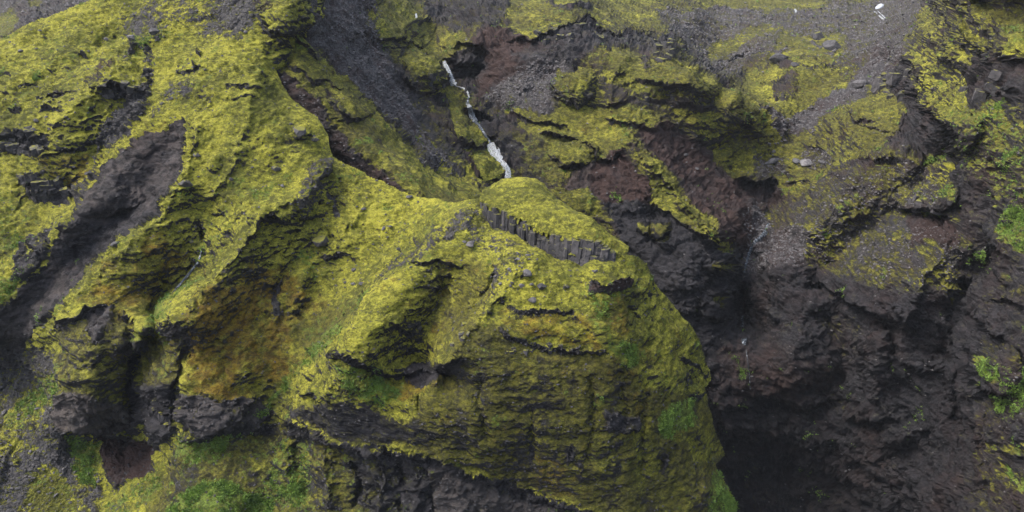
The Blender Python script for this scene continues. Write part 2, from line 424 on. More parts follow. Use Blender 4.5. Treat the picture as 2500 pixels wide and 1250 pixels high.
F_STROKES = [
 ('L',1.6,14,[(40,200),(75,208),(112,214)]),('L',1.6,14,[(95,243),(140,226),(195,212)]),('L',1.4,14,[(80,270),(130,260),(175,256)]),
 ('L',3.4,34,[(-60,340),(0,328),(40,332),(80,318),(115,328)]),('L',1.8,16,[(98,385),(150,366),(222,360)]),('L',2.8,36,[(35,425),(80,425),(110,460),(170,485)]),
 ('E',2.8,0,(295,195),(62,45)),('L',2.6,30,[(245,208),(290,198),(350,216)]),('L',1.5,9,[(172,122),(198,128),(220,137)]),
 ('L',1.5,9,[(418,170),(470,160),(520,160)]),('L',1.1,8,[(555,210),(600,211),(645,224)]),('L',1.0,8,[(550,240),(600,238),(640,248)]),('L',0.9,7,[(468,133),(515,132)]),
 ('L',1.4,10,[(190,300),(225,290),(262,285)]),('L',1.0,8,[(0,180),(40,172)]),('L',1.2,9,[(0,222),(45,232)]),('L',1.1,10,[(20,270),(60,262)]),
 
 ('L',2.2,22,[(176,520),(240,508),(290,505),(340,500)]),('E',1.5,0,(300,480),(45,28)),('E',1.6,0,(165,545),(26,16)),
 ('L',1.3,12,[(500,515),(530,508),(556,505)]),('L',1.8,13,[(602,566),(628,538),(665,522),(712,546)]),('L',1.4,11,[(718,524),(770,520),(822,514)]),
 ('E',1.3,0,(787,588),(20,13)),('L',1.0,9,[(770,618),(810,622),(850,626)]),('E',1.2,0,(735,326),(20,15)),('E',0.8,0,(452,450),(22,14)),('E',0.7,0,(520,395),(20,14)),
 ('E',1.5,0,(695,20),(52,58)),('L',1.4,18,[(628,25),(655,66),(700,82),(735,70)]),
 ('G',1.6,5,[(486,524),(490,560),(494,610)]),('G',1.4,6,[(494,612),(470,655),(420,710)]),
 ('G',0.8,10,[(820,400),(780,460),(745,520)]),('G',0.7,8,[(805,465),(830,510),(836,540)]),('G',0.6,7,[(680,685),(668,715),(674,770)]),
 ('R',2.2,20,[(812,395),(745,478),(640,530),(560,640),(450,740),(360,800)]),('G',1.6,18,[(600,520),(520,620),(420,710),(345,800)]),('R',1.6,22,[(500,285),(445,420),(385,540),(262,650),(130,765)]),('R',1.4,24,[(420,60),(330,110),(240,220),(110,320)]),('G',1.4,22,[(300,60),(200,150),(60,230)]),('R',1.2,20,[(640,150),(600,300),(560,430),(500,500)]),('R',1.6,24,[(900,470),(850,560),(760,640),(700,780)]),('G',1.3,22,[(820,560),(700,660),(620,800)]),
 ('L',2.8,26,[(118,788),(160,775),(205,757),(245,742),(282,760)]),('L',1.6,18,[(280,790),(310,775),(325,800)]),
 ('G',6,13,[(318,775),(328,830),(328,900),(312,960),(325,1050)]),('L',2.8,18,[(352,940),(378,946),(402,968)]),('L',1.8,30,[(395,800),(430,790),(475,815)]),
 ('L',3.5,30,[(140,960),(195,968),(260,985),(320,1010),(350,1060)]),('L',6.5,45,[(150,1042),(200,1050),(260,1058),(330,1075),(385,1088)]),
 ('G',2.4,10,[(472,830),(448,880),(436,940),(430,1050)]),('L',2.2,24,[(436,1058),(500,1052),(560,1040),(625,1034),(680,1030)]),
 ('L',1.6,20,[(540,960),(580,975),(620,970)]),('G',1.2,14,[(560,850),(550,900),(565,930)]),
 ('L',3.6,20,[(802,848),(850,862),(890,878),(950,912),(1010,918),(1060,905),(1090,880)]),('L',1.6,12,[(700,942),(740,955),(775,960)]),('L',1.4,10,[(725,897),(770,905)]),
 ('L',1.6,24,[(690,1012),(740,1045),(790,1062),(850,1075),(905,1100),(980,1105),(1060,1115),(1110,1140),(1170,1158),(1250,1168)]),
 ('L',1.7,24,[(1225,1168),(1310,1205),(1390,1222),(1450,1236),(1530,1262),(1600,1300)]),
 ('G',1.2,10,[(1032,945),(1018,1020)]),('L',1.5,14,[(950,780),(985,812),(1015,812)]),('L',1.2,12,[(1000,700),(1050,690),(1090,705)]),('L',1.2,10,[(985,640),(1040,632),(1100,640),(1150,650)]),
 ('L',0.9,12,[(1418,684),(1470,690),(1520,686),(1562,672)]),('L',0.6,10,[(1235,747),(1290,750),(1345,757),(1415,765)]),
 ('L',0.7,14,[(1195,795),(1240,815),(1300,840),(1370,850),(1490,852)]),('L',0.6,12,[(1590,655),(1605,700),(1600,740)]),('G',1.3,13,[(1180,532),(1205,558),(1245,568),(1290,588),(1335,608),(1370,632),(1412,636),(1450,626)]),('G',1.0,10,[(1560,690),(1552,740),(1570,800)]),
 ('L',1.2,12,[(1640,860),(1690,880),(1740,925)]),('L',0.8,11,[(1660,955),(1700,965),(1735,945)]),
 ('G',0.7,9,[(1515,880),(1522,960),(1530,1060)]),('G',0.6,8,[(1300,980),(1306,1080),(1310,1140)]),('G',0.8,7,[(1385,1070),(1392,1130)]),('G',0.9,8,[(1610,1095),(1620,1160)]),('G',0.7,9,[(1570,900),(1575,1000),(1560,1180)]),
 ('G',0.6,10,[(1440,900),(1448,1020),(1440,1150)]),('G',0.6,10,[(1180,900),(1170,1000),(1190,1090)]),
 ('G',1.2,12,[(1225,650),(1180,720),(1120,800)]),('R',1.8,20,[(1160,520),(1090,562),(1000,640),(930,700),(861,770),(812,842)]),('R',1.5,18,[(1290,645),(1200,740),(1110,850),(1050,950)]),
 ('G',1.5,12,[(860,1110),(880,1180),(860,1260)]),('G',1.5,10,[(960,1120),(985,1180),(975,1260)]),('R',1.5,12,[(915,1110),(935,1180),(925,1260)]),('G',1.6,9,[(1035,1130),(1050,1190),(1070,1260)]),('R',1.2,10,[(1005,1125),(1020,1180),(1020,1260)]),
 ('G',1.8,14,[(720,1060),(715,1130),(740,1230)]),('R',1.5,20,[(800,1090),(790,1160),(800,1260)]),
]
F_BASE = dict(moss=0.84, st1=0.0, st2=0.0, olive=0.10, rust=0.05, green=0.05, red=0.12, pale=0.12, scree=0.25, dark=0.0, smooth=0.0)
_tmp = []
def z(pts, soft=14, **kw):
    for k, v in kw.items(): _tmp.append((k, v, soft, pts))
# --- foreground patches
z([(320,0),(520,-60),(760,-60),(620,62),(570,88),(510,82),(440,70),(400,98),(330,88),(270,50)], 30, moss=0.46, scree=0.8, smooth=0.8)
z([(640,-150),(745,-150),(742,70),(640,70)], 10, moss=0.85, olive=0.3)
z([(520,-60),(640,-60),(600,90),(500,70)], 25, moss=0.3, scree=0.9, smooth=0.8)
z([(440,282),(450,340),(442,410),(402,480),(380,530),(300,590),(240,640),(130,750),(60,830),(20,900),(-80,930),(-80,830),(20,740),(100,660),(150,570),(172,522),(240,440),(330,350)], 7, moss=0.0, red=0.28, scree=0.05, smooth=0.75, pale=0.5)
z([(150,600),(300,520),(380,530),(250,640),(160,690)], 20, pale=0.35)
z([(235,400),(250,330),(300,260),(345,200),(345,110),(300,150),(330,95),(365,110),(372,190),(360,290),(262,372),(235,425),(200,500),(172,520),(178,480)], 10, moss=0.3, scree=0.7)
z([(150,170),(230,150),(330,100),(300,160),(200,215),(130,250)], 12, moss=0.55, red=0.6)
z([(420,190),(478,180),(470,240),(420,250),(380,300),(370,280)], 12, moss=0.5, scree=0.8)
z([(50,570),(130,545),(120,610),(60,690),(20,680)], 10, moss=0.2, scree=0.3)
z([(40,430),(90,420),(175,480),(165,500),(100,495),(60,470)], 9, moss=0.2)
z([(-60,325),(115,325),(110,370),(70,385),(-60,360)], 9, moss=0.15)
z([(250,205),(345,212),(345,245),(265,245)], 9, moss=0.15, red=0.4)
z([(0,0),(200,90),(100,200),(0,250),(-200,250),(-200,200)], 60, olive=0.25)
z([(0,440),(80,450),(95,510),(60,600),(0,690),(-200,700),(-200,430)], 40, green=0.34, olive=0.3)
z([(0,680),(90,630),(60,690),(0,750),(-100,780)], 20, green=0.6)
z([(100,120),(300,90),(430,60),(400,130),(200,180),(60,230)], 40, green=0.3)
z([(80,370),(225,375),(235,430),(175,480),(80,400)], 18, rust=0.5, olive=0.2)
z([(250,640),(400,560),(480,640),(390,740),(330,790),(270,770),(180,740)], 35, rust=0.6, olive=0.3)
z([(480,700),(620,640),(760,690),(800,740),(730,850),(690,940),(600,1000),(470,970),(440,850)], 40, rust=0.72, olive=0.35)
z([(500,820),(720,800),(700,900),(600,1000),(450,960)], 40, olive=0.6)
z([(590,640),(600,620),(560,590),(620,560)], 20, rust=0.3)
z([(420,440),(470,430),(480,500),(420,520)], 14, green=0.4)
z([(480,520),(560,520),(520,620),(480,640)], 20, green=0.35, olive=0.35)
z([(480,655),(500,650),(400,770),(330,860),(320,840),(390,750)], 9, green=0.75, olive=0.3)
z([(600,1012),(650,990),(720,880),(820,770),(830,810),(790,860),(720,900),(700,950),(640,1020)], 14, green=0.8, olive=0.4)
z([(700,800),(840,740),(920,690),(900,740),(820,800),(740,860)], 18, olive=0.7, green=0.35, rust=0.2)
z([(700,500),(790,380),(810,390),(790,470),(740,510)], 8, moss=0.45, scree=0.8)
z([(800,465),(812,465),(842,535),(832,545)], 5, moss=0.15, scree=0.6)
z([(672,680),(684,690),(678,772),(664,765)], 4, moss=0.1, scree=0.7)
z([(1010,600),(1080,552),(1168,500),(1175,530),(1090,590),(980,650),(900,700),(905,690)], 9, moss=0.45, scree=0.8)
z([(1175,510),(1260,560),(1340,610),(1300,650),(1240,690),(1170,740),(1230,640),(1150,600),(1120,560)], 14, moss=0.52, scree=0.8)
z([(1080,630),(1250,640),(1200,720),(1120,830),(1060,900),(980,880),(960,780),(1000,700)], 20, olive=0.5, rust=0.35)
z([(980,780),(1020,780),(1060,880),(980,910),(940,880)], 16, moss=0.66)
z([(900,700),(980,660),(1000,740),(960,880),(900,880),(920,780)], 20, rust=0.25, olive=0.25)
z([(960,900),(1080,900),(1040,950),(1000,950)], 7, moss=0.1, smooth=0.5)
z([(950,960),(1050,930),(1090,890),(1080,960),(1030,1000)], 14, rust=0.8)
z([(820,900),(920,890),(960,940),(1000,960),(930,990),(840,960)], 18, green=0.6, olive=0.4)
z([(1230,750),(1420,760),(1490,860),(1380,850),(1280,830),(1190,800)], 14, rust=0.7, olive=0.2)
z([(1430,690),(1560,680),(1580,760),(1520,830),(1440,780)], 18, rust=0.5, olive=0.4, green=0.25)
z([(1425,690),(1555,680),(1550,700),(1430,708)], 8, moss=0.2, red=0.9, pale=0.2)
z([(1420,640),(1550,600),(1580,640),(1560,670),(1430,680)], 20, olive=0.25)
z([(1235,752),(1410,768),(1400,780),(1240,768)], 10, moss=0.5)
z([(1130,800),(1220,800),(1290,835),(1370,855),(1480,860),(1540,890),(1560,950),(1650,960),(1745,960),(1775,1110),(1760,1260),(1500,1260),(1250,1180),(1050,1100),(990,1030),(1060,930)], 22, olive=0.98, moss=0.82, rust=0.25, smooth=0.35)
z([(1150,850),(1480,870),(1500,1000),(1300,980),(1120,960)], 40, moss=0.78, dark=0.2)
z([(1560,700),(1640,760),(1740,920),(1730,960),(1640,940),(1560,860)], 20, olive=0.45, rust=0.3, green=0.15, smooth=0.4)
z([(1440,1050),(1470,900),(1540,960),(1500,1150),(1460,1180)], 25, olive=0.7, rust=0.1)
z([(1540,1050),(1600,1000),(1610,1150),(1560,1210),(1545,1150)], 12, olive=0.45, rust=0.0, moss=0.95)
z([(1660,1060),(1700,1050),(1700,1120),(1680,1130)], 10, olive=0.1, moss=1)
z([(1680,1010),(1730,1010),(1770,1110),(1700,1140)], 20, olive=0.6)
z([(1490,825),(1570,835),(1565,890),(1510,905)], 12, green=0.75, moss=0.95)
z([(1625,1000),(1640,985),(1700,965),(1695,1030),(1645,1075),(1610,1060)], 9, green=0.95, moss=1)
z([(1750,1145),(1775,1180),(1800,1240),(1810,1400),(1700,1400),(1730,1200)], 12, green=0.9, moss=0.95)
for _a in ([(1375,1070),(1395,1070),(1402,1120),(1380,1130)],[(1300,1080),(1312,1080),(1312,1130),(1298,1130)],[(1612,1100),(1626,1110),(1618,1150)],[(1505,940),(1530,935),(1528,955),(1508,955)],[(1410,1130),(1425,1130),(1420,1165)],[(1470,1010),(1560,1010),(1560,1050),(1480,1060)]):
    z(_a, 5, moss=0.12, smooth=0.5)
z([(700,985),(850,985),(960,1010),(1060,1060),(1050,1090),(880,1085),(760,1050),(690,1010)], 16, moss=0.42, olive=0.9, dark=0.1, smooth=0.6, scree=0.1)
z([(440,1060),(620,1040),(690,1020),(760,1065),(900,1105),(1060,1120),(1160,1165),(1300,1212),(1500,1262),(1600,1400),(360,1400),(385,1200)], 14, moss=0.56, olive=0.85, dark=0.45, green=0.25)
z([(1040,1130),(1160,1170),(1300,1215),(1420,1245),(1450,1400),(900,1400),(1060,1230)], 20, moss=0.1, pale=0.65, dark=0.1)
z([(860,1100),(1000,1110),(1100,1150),(1060,1400),(880,1400)], 25, moss=0.2, dark=0.4)
z([(140,800),(300,770),(330,800),(335,900),(320,1040),(280,1040),(150,1000)], 14, moss=0.62, olive=0.8, pale=0.3)
z([(205,770),(270,750),(280,800),(230,850)], 12, moss=0.05, pale=0.5)
z([(140,955),(260,975),(340,1030),(340,1060),(250,1058),(150,1045)], 10, moss=0.1, pale=0.65, red=0.4)
z([(340,830),(470,800),(480,840),(430,950),(350,950)], 14, moss=0.68, olive=0.85)
z([(345,930),(430,930),(430,1060),(380,1090),(340,1020)], 10, moss=0.15, dark=0.4)
z([(440,960),(560,975),(640,975),(680,1000),(630,1035),(440,1058)], 10, moss=0.15, pale=0.5)
z([(315,800),(335,800),(345,1060),(310,1060)], 8, moss=0.1, dark=0.6)
z([(250,1062),(385,1088),(370,1150),(280,1190),(240,1120)], 8, moss=0.02, red=0.85, smooth=0.5)
z([(-220,800),(30,840),(150,870),(140,1000),(170,1060),(250,1080),(250,1400),(-220,1400)], 14, moss=0.3, scree=0.85, smooth=0.5, olive=0.3)
z([(0,860),(140,870),(140,920),(40,910)], 14, moss=0.3, dark=0.4)
z([(60,960),(140,890),(150,960),(90,1010),(20,1060),(10,1020)], 20, moss=0.75, green=0.6, olive=0.4)
z([(165,1072),(255,1078),(245,1140),(230,1190),(190,1180)], 9, moss=0.95, green=0.9)
z([(70,1160),(130,1130),(180,1190),(190,1300),(70,1300)], 14, moss=0.95, olive=0.45, green=0.3)
z([(250,1230),(330,1160),(390,1130),(400,1200),(300,1270)], 10, moss=0.75, green=0.5, olive=0.5)
z([(400,1255),(450,1205),(540,1170),(660,1215),(670,1400),(380,1400)], 10, moss=1.0, green=1.0, olive=0.0)
z([(440,1062),(560,1050),(560,1110),(480,1140),(440,1110)], 14, moss=0.9, green=0.7)
z([(690,1080),(740,1080),(740,1250),(700,1250)], 12, moss=0.7, green=0.6)
z([(445,280),(660,150),(800,330),(812,390),(740,480),(560,560),(480,520),(400,540)], 40, smooth=0.35)
z([(440,282),(450,340),(442,410),(402,480),(380,530),(300,590),(240,640),(130,750),(60,830),(-80,930),(-80,830),(20,740),(100,660),(150,570),(172,522),(240,440),(330,350)], 10, st1=0.5)
z([(1130,860),(1500,880),(1760,1000),(1760,1260),(1500,1260),(1250,1170),(1050,1090),(1000,1020)], 20, smooth=0.7)
z([(700,985),(850,985),(960,1010),(1060,1060),(1050,1090),(880,1085),(760,1050),(690,1010)], 16, smooth=0.9)
z([(1165,500),(1220,500),(1300,540),(1400,590),(1520,610),(1520,650),(1370,650),(1280,610),(1190,590)], 12, smooth=1.0)
F_ZONES = list(_tmp); _tmp.clear()
_tmp += [('st1', 0.55, 60, [(450,150),(680,150),(800,330),(812,400),(700,520),(620,560),(760,600),(900,560),(800,760),(690,960),(450,980),(340,820),(420,560)]), ('st2', 0.8, 30, [(1130,860),(1500,860),(1740,940),(1760,1260),(1500,1260),(1250,1170),(1050,1090)])]
F_ZONES += _tmp; _tmp.clear()
F_STREAKS = [('st2',(1500,880,86),(1500,1150,87.5),0.4),('st1',(440,290,118),(60,760,112.5),0.7)]

B_CTRL = [
 # the stream from the upper falls to the foot of the lower one
 [(1015,30,240),(1040,80,228),(1083,148,208),(1110,205,202),(1140,230,194),(1150,290,189),(1195,330,180),(1205,380,174),(1240,430,165),(1250,520,158)],
 (1000,60,208),(950,40,200),(1050,170,188),(1010,230,178),(1130,325,170),(1120,430,150),(1175,480,140),(1060,300,170),(1180,400,163),(1090,140,200),
 # scree chute and the spur beside it
 (760,-100,172),(800,0,156),(850,130,151),(925,230,151),(1000,360,147),(1060,420,144),(900,100,172),(900,-20,190),
 [(745,90,132.5),(800,170,132.5),(890,270,133),(960,350,132.5),(1050,430,131),(1110,480,129)],
 [(675,190,128.5),(700,210,127.5),(760,275,125.5),(850,370,122.5),(950,450,119.5),(1020,488,117),(1100,500,116.5)],
 (640,-120,142),(700,-60,137),(735,10,132.5),(705,100,131.5),(640,120,140),(560,60,142),(500,200,150),(600,400,145),(800,450,140),(900,600,140),(1100,620,138),(600,600,140),
 # hill right of the falls
 [(1100,88,222),(1160,100,207),(1190,130,203)],(1150,190,206),(1200,270,196),(1250,130,199),(1250,50,215),(1200,0,235),(1300,20,225),(1400,0,235),(1300,180,191),(1250,260,184),(1230,330,176),
 (1350,60,208),(1500,120,198),(1630,130,199),[(1645,120,199),(1700,165,197),(1750,195,194),(1800,225,193),(1845,262,195),(1890,305,199)],
 [(1650,88,262),(1715,140,262),(1765,172,256),(1815,205,246),(1862,240,224),(1905,276,207)],
 (1400,200,185),(1500,220,184),(1640,230,183),(1750,235,192),(1820,310,195),(1500,300,177),(1400,300,177),(1280,330,175),(1300,400,167),(1400,380,169),(1500,380,167),
 (1450,440,163),(1600,400,169),(1700,350,182),(1840,380,190),(1770,420,184),(1400,480,158),(1500,500,159),(1600,520,158),(1690,520,159),(1770,595,155),(1750,480,172),(1800,540,167),
 (1600,650,150),(1700,700,146),(1760,650,151),(1350,420,164),
 # the right-hand stream, its gorge
 [(1905,290,204),(1915,330,200),(1890,400,193),(1880,440,187)],[(1880,500,186),(1860,580,174),(1815,650,165),(1815,720,162),(1817,800,156),(1815,840,150)],
 (1960,430,183),(2000,480,165),(1930,560,164),(1890,640,154),(2050,600,146),(2000,700,144),(2100,450,152),(2200,550,135),(1980,350,196),(2080,300,178),(2200,300,166),(2250,250,160),(2050,200,226),(2000,250,213),
 # mountain on the right
 [(2310,-60,230),(2285,0,235),(2240,45,235),(2200,90,228),(2165,150,215),(2140,200,198)],
 [(2295,-60,330),(2262,8,300),(2205,60,262),(2165,100,232)],
 (2400,0,152),(2490,0,138),(2480,100,122),(2400,130,136),(2450,180,119),(2300,200,150),(2230,180,172),(2300,300,134),(2250,330,150),(2400,300,118),(2480,300,111),(2350,400,124),(2480,500,105),
 (2330,510,125),(2280,540,131),(2400,650,110),(2480,750,100),(2350,800,112),(2200,740,125),(2100,720,134),(2250,950,124),(2100,900,137),(1900,880,143),(1780,900,147),(1950,1000,146),(2150,1080,136),
 (1900,1150,160),(1850,1240,165),(2050,1240,152),(2250,1240,124),(2400,900,105),(2420,1050,101),(2400,1240,97),(2490,1240,91),(2490,950,96),(2350,1100,113),(2650,600,95),(2700,1300,83),(2700,0,118),(2700,900,88),
 (1700,850,148),(1650,1000,150),(1650,1300,165),(1850,1400,170),(2250,1400,122),(1500,700,155),(1400,900,165),(1300,650,160),
 # plateau and the distance
 (1800,60,320),(1900,65,325),(2050,60,325),(1700,40,310),(1850,110,278),(1980,120,268),(1600,0,330),(1900,0,425),(2150,5,420),(2150,45,350),(1950,170,236),(1960,240,220),(1750,0,400),
 (2900,0,108),(2900,600,86),(2900,1300,76),(2900,-140,130),(-400,400,260),(-400,1400,200),(1200,-120,330),(1500,-130,480),(1900,-140,640),(2250,-140,640),(2400,-140,170),(2700,-140,140),(1000,-100,300),(1050,0,265),(1100,40,240),
 (0,0,330),(0,90,290),(200,-50,350),(100,20,310),(-200,0,350),(-200,190,280),(-200,300,270),(200,100,260),(400,-140,300),(-200,800,200),(-200,1400,200),(300,600,190),(500,1000,190),(1000,1000,170),(1200,1400,170),(300,1400,190),
]
B_STROKES = [
 ('E',7,0,(40,50),(60,45)),
 ('L',2.0,16,[(700,85),(740,100),(790,150)]),('E',1.5,0,(850,265),(55,30)),('L',2.2,16,[(800,240),(850,278),(900,290)]),('L',1.6,12,[(690,150),(740,175),(800,215)]),('L',1.5,12,[(760,180),(810,205),(850,240)]),
 ('E',6,0,(980,60),(80,60)),('L',5,18,[(918,88),(975,96),(1030,118),(1070,118)]),('E',6,0,(1040,165),(50,60)),('L',3.5,18,[(975,165),(1000,190),(1020,215)]),
 ('E',3.5,0,(1068,195),(24,28)),('L',3.5,16,[(1030,235),(1070,235),(1110,252)]),('L',3,14,[(1105,345),(1150,355),(1195,352)]),('E',4,0,(1160,300),(60,55)),('E',5,0,(1200,405),(40,34)),
 ('G',4,16,[(1015,40),(1050,95),(1083,150),(1110,205),(1140,235),(1152,290),(1195,335),(1205,380),(1240,430)]),
 ('E',6,0,(1135,100),(48,28)),('L',9,34,[(1086,112),(1110,98),(1150,98),(1185,118),(1215,128)]),('L',12,34,[(1108,168),(1140,164),(1185,158)]),
 ('L',14,34,[(1142,250),(1175,262),(1220,290)]),('L',5,14,[(1188,328),(1210,334)]),('L',5,12,[(1005,42),(1040,52),(1070,70)]),
 ('L',4,14,[(1030,10),(1100,30),(1180,36)]),
 ('L',6,24,[(1235,95),(1290,100),(1345,78),(1372,52),(1430,48),(1462,74),(1527,80),(1593,94),(1655,98)]),('L',4,16,[(1330,4),(1390,12),(1450,2)]),
 ('E',6,0,(1405,208),(48,42)),('L',3,12,[(1360,215),(1375,235)]),('L',3.4,12,[(1418,246),(1480,248),(1535,242)]),
 ('L',4,14,[(1235,278),(1290,296),(1345,302),(1400,300)]),('L',4,14,[(1460,292),(1530,293),(1610,318)]),
 ('L',5,20,[(1308,328),(1380,334),(1435,352),(1458,388),(1500,392),(1535,370)]),('E',4,0,(1400,378),(52,30)),('L',4.5,14,[(1360,402),(1400,406),(1440,396)]),
 ('L',2,20,[(1560,230),(1620,234),(1670,240),(1710,252),(1760,262)]),('L',3.5,16,[(1550,188),(1600,196),(1650,204),(1710,218)]),('L',3,14,[(1490,170),(1540,176)]),
 ('L',3.5,14,[(1585,150),(1620,146),(1655,142)]),('E',5,0,(1630,105),(34,26)),('L',3,16,[(1720,170),(1760,190),(1800,215)]),
 ('L',4,22,[(1575,570),(1600,590),(1625,600),(1650,590)]),('E',4,0,(1600,565),(34,24)),('L',4,20,[(1590,492),(1630,522),(1690,548),(1740,580),(1775,605)]),
 ('R',3,14,[(1560,380),(1620,440),(1690,520),(1760,590)]),('G',4,16,[(1580,480),(1595,540),(1590,620)]),('L',3,14,[(1500,510),(1540,520),(1580,515)]),
 ('L',13,30,[(1788,430),(1835,438),(1870,442),(1915,448)]),('L',4,20,[(1440,385),(1470,395),(1515,378),(1545,392)]),
 ('E',3,0,(1850,600),(20,16)),
 ('L',5,34,[(2145,180),(2170,205),(2210,228),(2250,238)]),('L',8,40,[(2238,235),(2262,262),(2300,290),(2335,315)]),('G',6,22,[(2300,310),(2330,350),(2345,420)]),
 ('E',5,0,(2350,320),(45,42)),('L',9,24,[(2195,505),(2250,505),(2310,520),(2352,545)]),('E',6,0,(2270,480),(75,34)),
 ('L',3,14,[(2050,535),(2100,530),(2145,518)]),('L',3.5,14,[(1905,448),(1940,450),(1985,438)]),('L',3,16,[(2370,255),(2410,225),(2450,215),(2505,212)]),
 ('L',3,16,[(2452,132),(2480,140),(2520,138)]),('E',4,0,(2480,115),(50,30)),('G',3,12,[(2455,140),(2400,190),(2370,240)]),
 ('L',2.5,12,[(1970,90),(2000,97),(2030,92)]),('L',2.5,12,[(2010,120),(2035,122),(2060,118)]),('L',3,16,[(1900,140),(1940,155),(1980,160),(2055,135)]),('L',3,14,[(1880,120),(1930,112)]),
 ('L',2.5,12,[(2000,200),(2040,208),(2075,202)]),('L',2.5,14,[(1890,235),(1920,240),(1935,235)]),('E',5,0,(1760,120),(60,26)),('E',4,0,(1980,60),(80,20)),
 ('L',5,9,[(1870,18),(1930,16),(1990,30),(2060,40)]),('L',3,9,[(1720,10),(1790,24),(1860,20)]),
 ('L',3,14,[(1935,340),(1980,345),(2030,360)]),('E',3,0,(2150,280),(70,40)),('L',3,14,[(2060,300),(2110,290),(2150,300)]),('L',3,14,[(2060,400),(2120,395),(2200,385)]),
 ('R',5,45,[(1530,110),(1490,250),(1540,360),(1620,440),(1700,520),(1775,600)]),('G',2,45,[(1610,290),(1720,400),(1800,520)]),('G',4,40,[(1400,120),(1300,230),(1230,300)]),('R',4,45,[(1660,150),(1760,250),(1860,330)]),
 ('G',6,40,[(2330,340),(2200,500),(2060,610),(1960,700)]),('R',6,50,[(2230,330),(2080,440),(1960,600)]),('R',5,45,[(2480,60),(2360,190),(2270,280)]),('G',5,35,[(2420,120),(2340,220)]),('G',5,40,[(2200,110),(2080,220),(1940,320)]),('R',5,40,[(2130,250),(2020,310),(1900,420)]),
 ('R',5,40,[(2340,560),(2240,700),(2200,820)]),('G',6,40,[(2440,600),(2330,760),(2300,900)]),('R',2,50,[(1900,690),(1960,820),(1920,960)]),('G',6,50,[(2020,740),(2060,860),(2000,1000)]),('R',6,60,[(2160,800),(2140,960),(2200,1100)]),
 # ribs down the mountain on the right
 ('R',4,16,[(2290,10),(2330,60),(2380,110),(2400,160)]),('G',4,14,[(2330,10),(2370,60),(2420,110)]),('R',3,14,[(2400,10),(2440,60),(2455,110)]),('G',3,14,[(2240,90),(2290,130),(2340,200)]),('R',3,14,[(2210,110),(2250,160),(2290,220)]),
 # gorge walls
 ('R',4,18,[(1890,690),(1885,740),(1895,800)]),('G',12,11,[(1812,690),(1818,740),(1815,820)]),('G',3,14,[(1850,720),(1845,780),(1855,860)]),('E',4,0,(1745,740),(40,40)),('L',3,14,[(1715,770),(1750,775),(1785,765)]),
 ('E',4,0,(1755,650),(30,12)),('L',3,12,[(1735,655),(1780,658)]),('E',3,0,(1790,708),(24,10)),
 ('L',6,26,[(1950,690),(2020,700),(2080,735),(2140,755),(2190,792)]),('R',3,14,[(2180,730),(2200,780),(2240,830)]),('G',4,14,[(2155,760),(2180,850),(2170,920)]),
 ('L',5,40,[(1840,960),(1920,985),(1990,990),(2060,970)]),('L',4.5,60,[(1840,1055),(1900,1070),(1980,1100),(2040,1135),(2100,1150),(2170,1215)]),
 ('L',4,40,[(1750,1010),(1800,1040),(1850,1060)]),('L',4,18,[(2345,745),(2380,770),(2420,805),(2480,830)]),('L',3,12,[(2400,722),(2450,730),(2510,745)]),('L',3,14,[(2350,650),(2370,700),(2385,740)]),
 ('G',4,20,[(2350,880),(2340,980),(2370,1080)]),('R',4,24,[(2400,980),(2380,1080),(2400,1200)]),('L',4,20,[(2060,1010),(2130,1030),(2200,1020)]),('L',4,20,[(2200,880),(2260,900),(2330,890)]),
 ('E',4,0,(2430,900),(60,60)),('L',4,20,[(2370,950),(2430,960),(2480,930)]),('L',3,16,[(2430,1085),(2470,1110),(2520,1120)]),
 ('R',3,12,[(2280,760),(2330,830),(2380,850)]),('R',3,16,[(2100,1120),(2160,1180),(2200,1250)]),
]
B_BASE = dict(moss=0.45, st1=0.0, st2=0.0, olive=0.45, rust=0.08, green=0.10, red=0.42, pale=0.08, scree=0.25, dark=0.25, smooth=0.0)
# --- middle distance and background patches
z([(-420,-150),(420,-150),(220,20),(0,120),(-420,420)], 10, moss=0.15, scree=0.5, olive=0.5, smooth=0.4)
z([(-20,30),(30,25),(45,60),(30,110),(-20,110)], 10, moss=0.9, olive=0.6, green=0.3)
z([(60,0),(105,0),(100,18),(70,15)], 6, moss=0.8)
z([(600,-150),(745,-150),(745,90),(860,210),(960,330),(1100,430),(1185,480),(1100,510),(1000,480),(870,370),(760,230),(660,150)], 10, moss=0.85, olive=0.45)
z([(690,80),(745,80),(760,125),(700,125)], 10, green=0.8, moss=1)
z([(940,360),(1060,400),(1180,470),(1170,490),(1020,480),(900,400)], 20, olive=0.2, green=0.2)
z([(640,-150),(745,-150),(742,70),(640,70)], 10, moss=0.72, olive=0.45)
z([(745,-150),(900,-150),(920,60),(960,150),(1000,220),(1015,300),(1060,360),(1110,430),(1040,400),(960,320),(860,200),(795,120),(752,80)], 9, moss=0.04, scree=1.0, dark=0.0, pale=0.15, smooth=0.8)
z([(895,-10),(940,-10),(930,100),(890,70)], 14, moss=0.45, scree=0.9)
z([(668,165),(720,200),(790,275),(870,365),(950,440),(1035,484),(1000,492),(930,455),(870,420),(805,380),(770,300),(695,240)], 6, moss=0.02, red=0.6, dark=0.0, scree=0.4, smooth=0.8)
z([(800,215),(840,250),(870,280),(810,270),(780,230)], 10, moss=0.6)
z([(1000,320),(1060,370),(1130,440),(1110,440),(1020,380)], 10, moss=0.25, dark=0.3)
z([(920,0),(1000,0),(1060,70),(1068,100),(1070,150),(1075,200),(1130,230),(1170,300),(1195,335),(1190,360),(1110,350),(1090,250),(1030,235),(1000,180),(975,100),(925,88)], 8, moss=0.92, olive=0.3)
z([(975,100),(980,180),(1030,240),(1085,260),(1120,330),(1160,375),(1175,420),(1120,390),(1050,330),(980,240),(950,160)], 10, moss=0.3, red=0.45, scree=0.3)
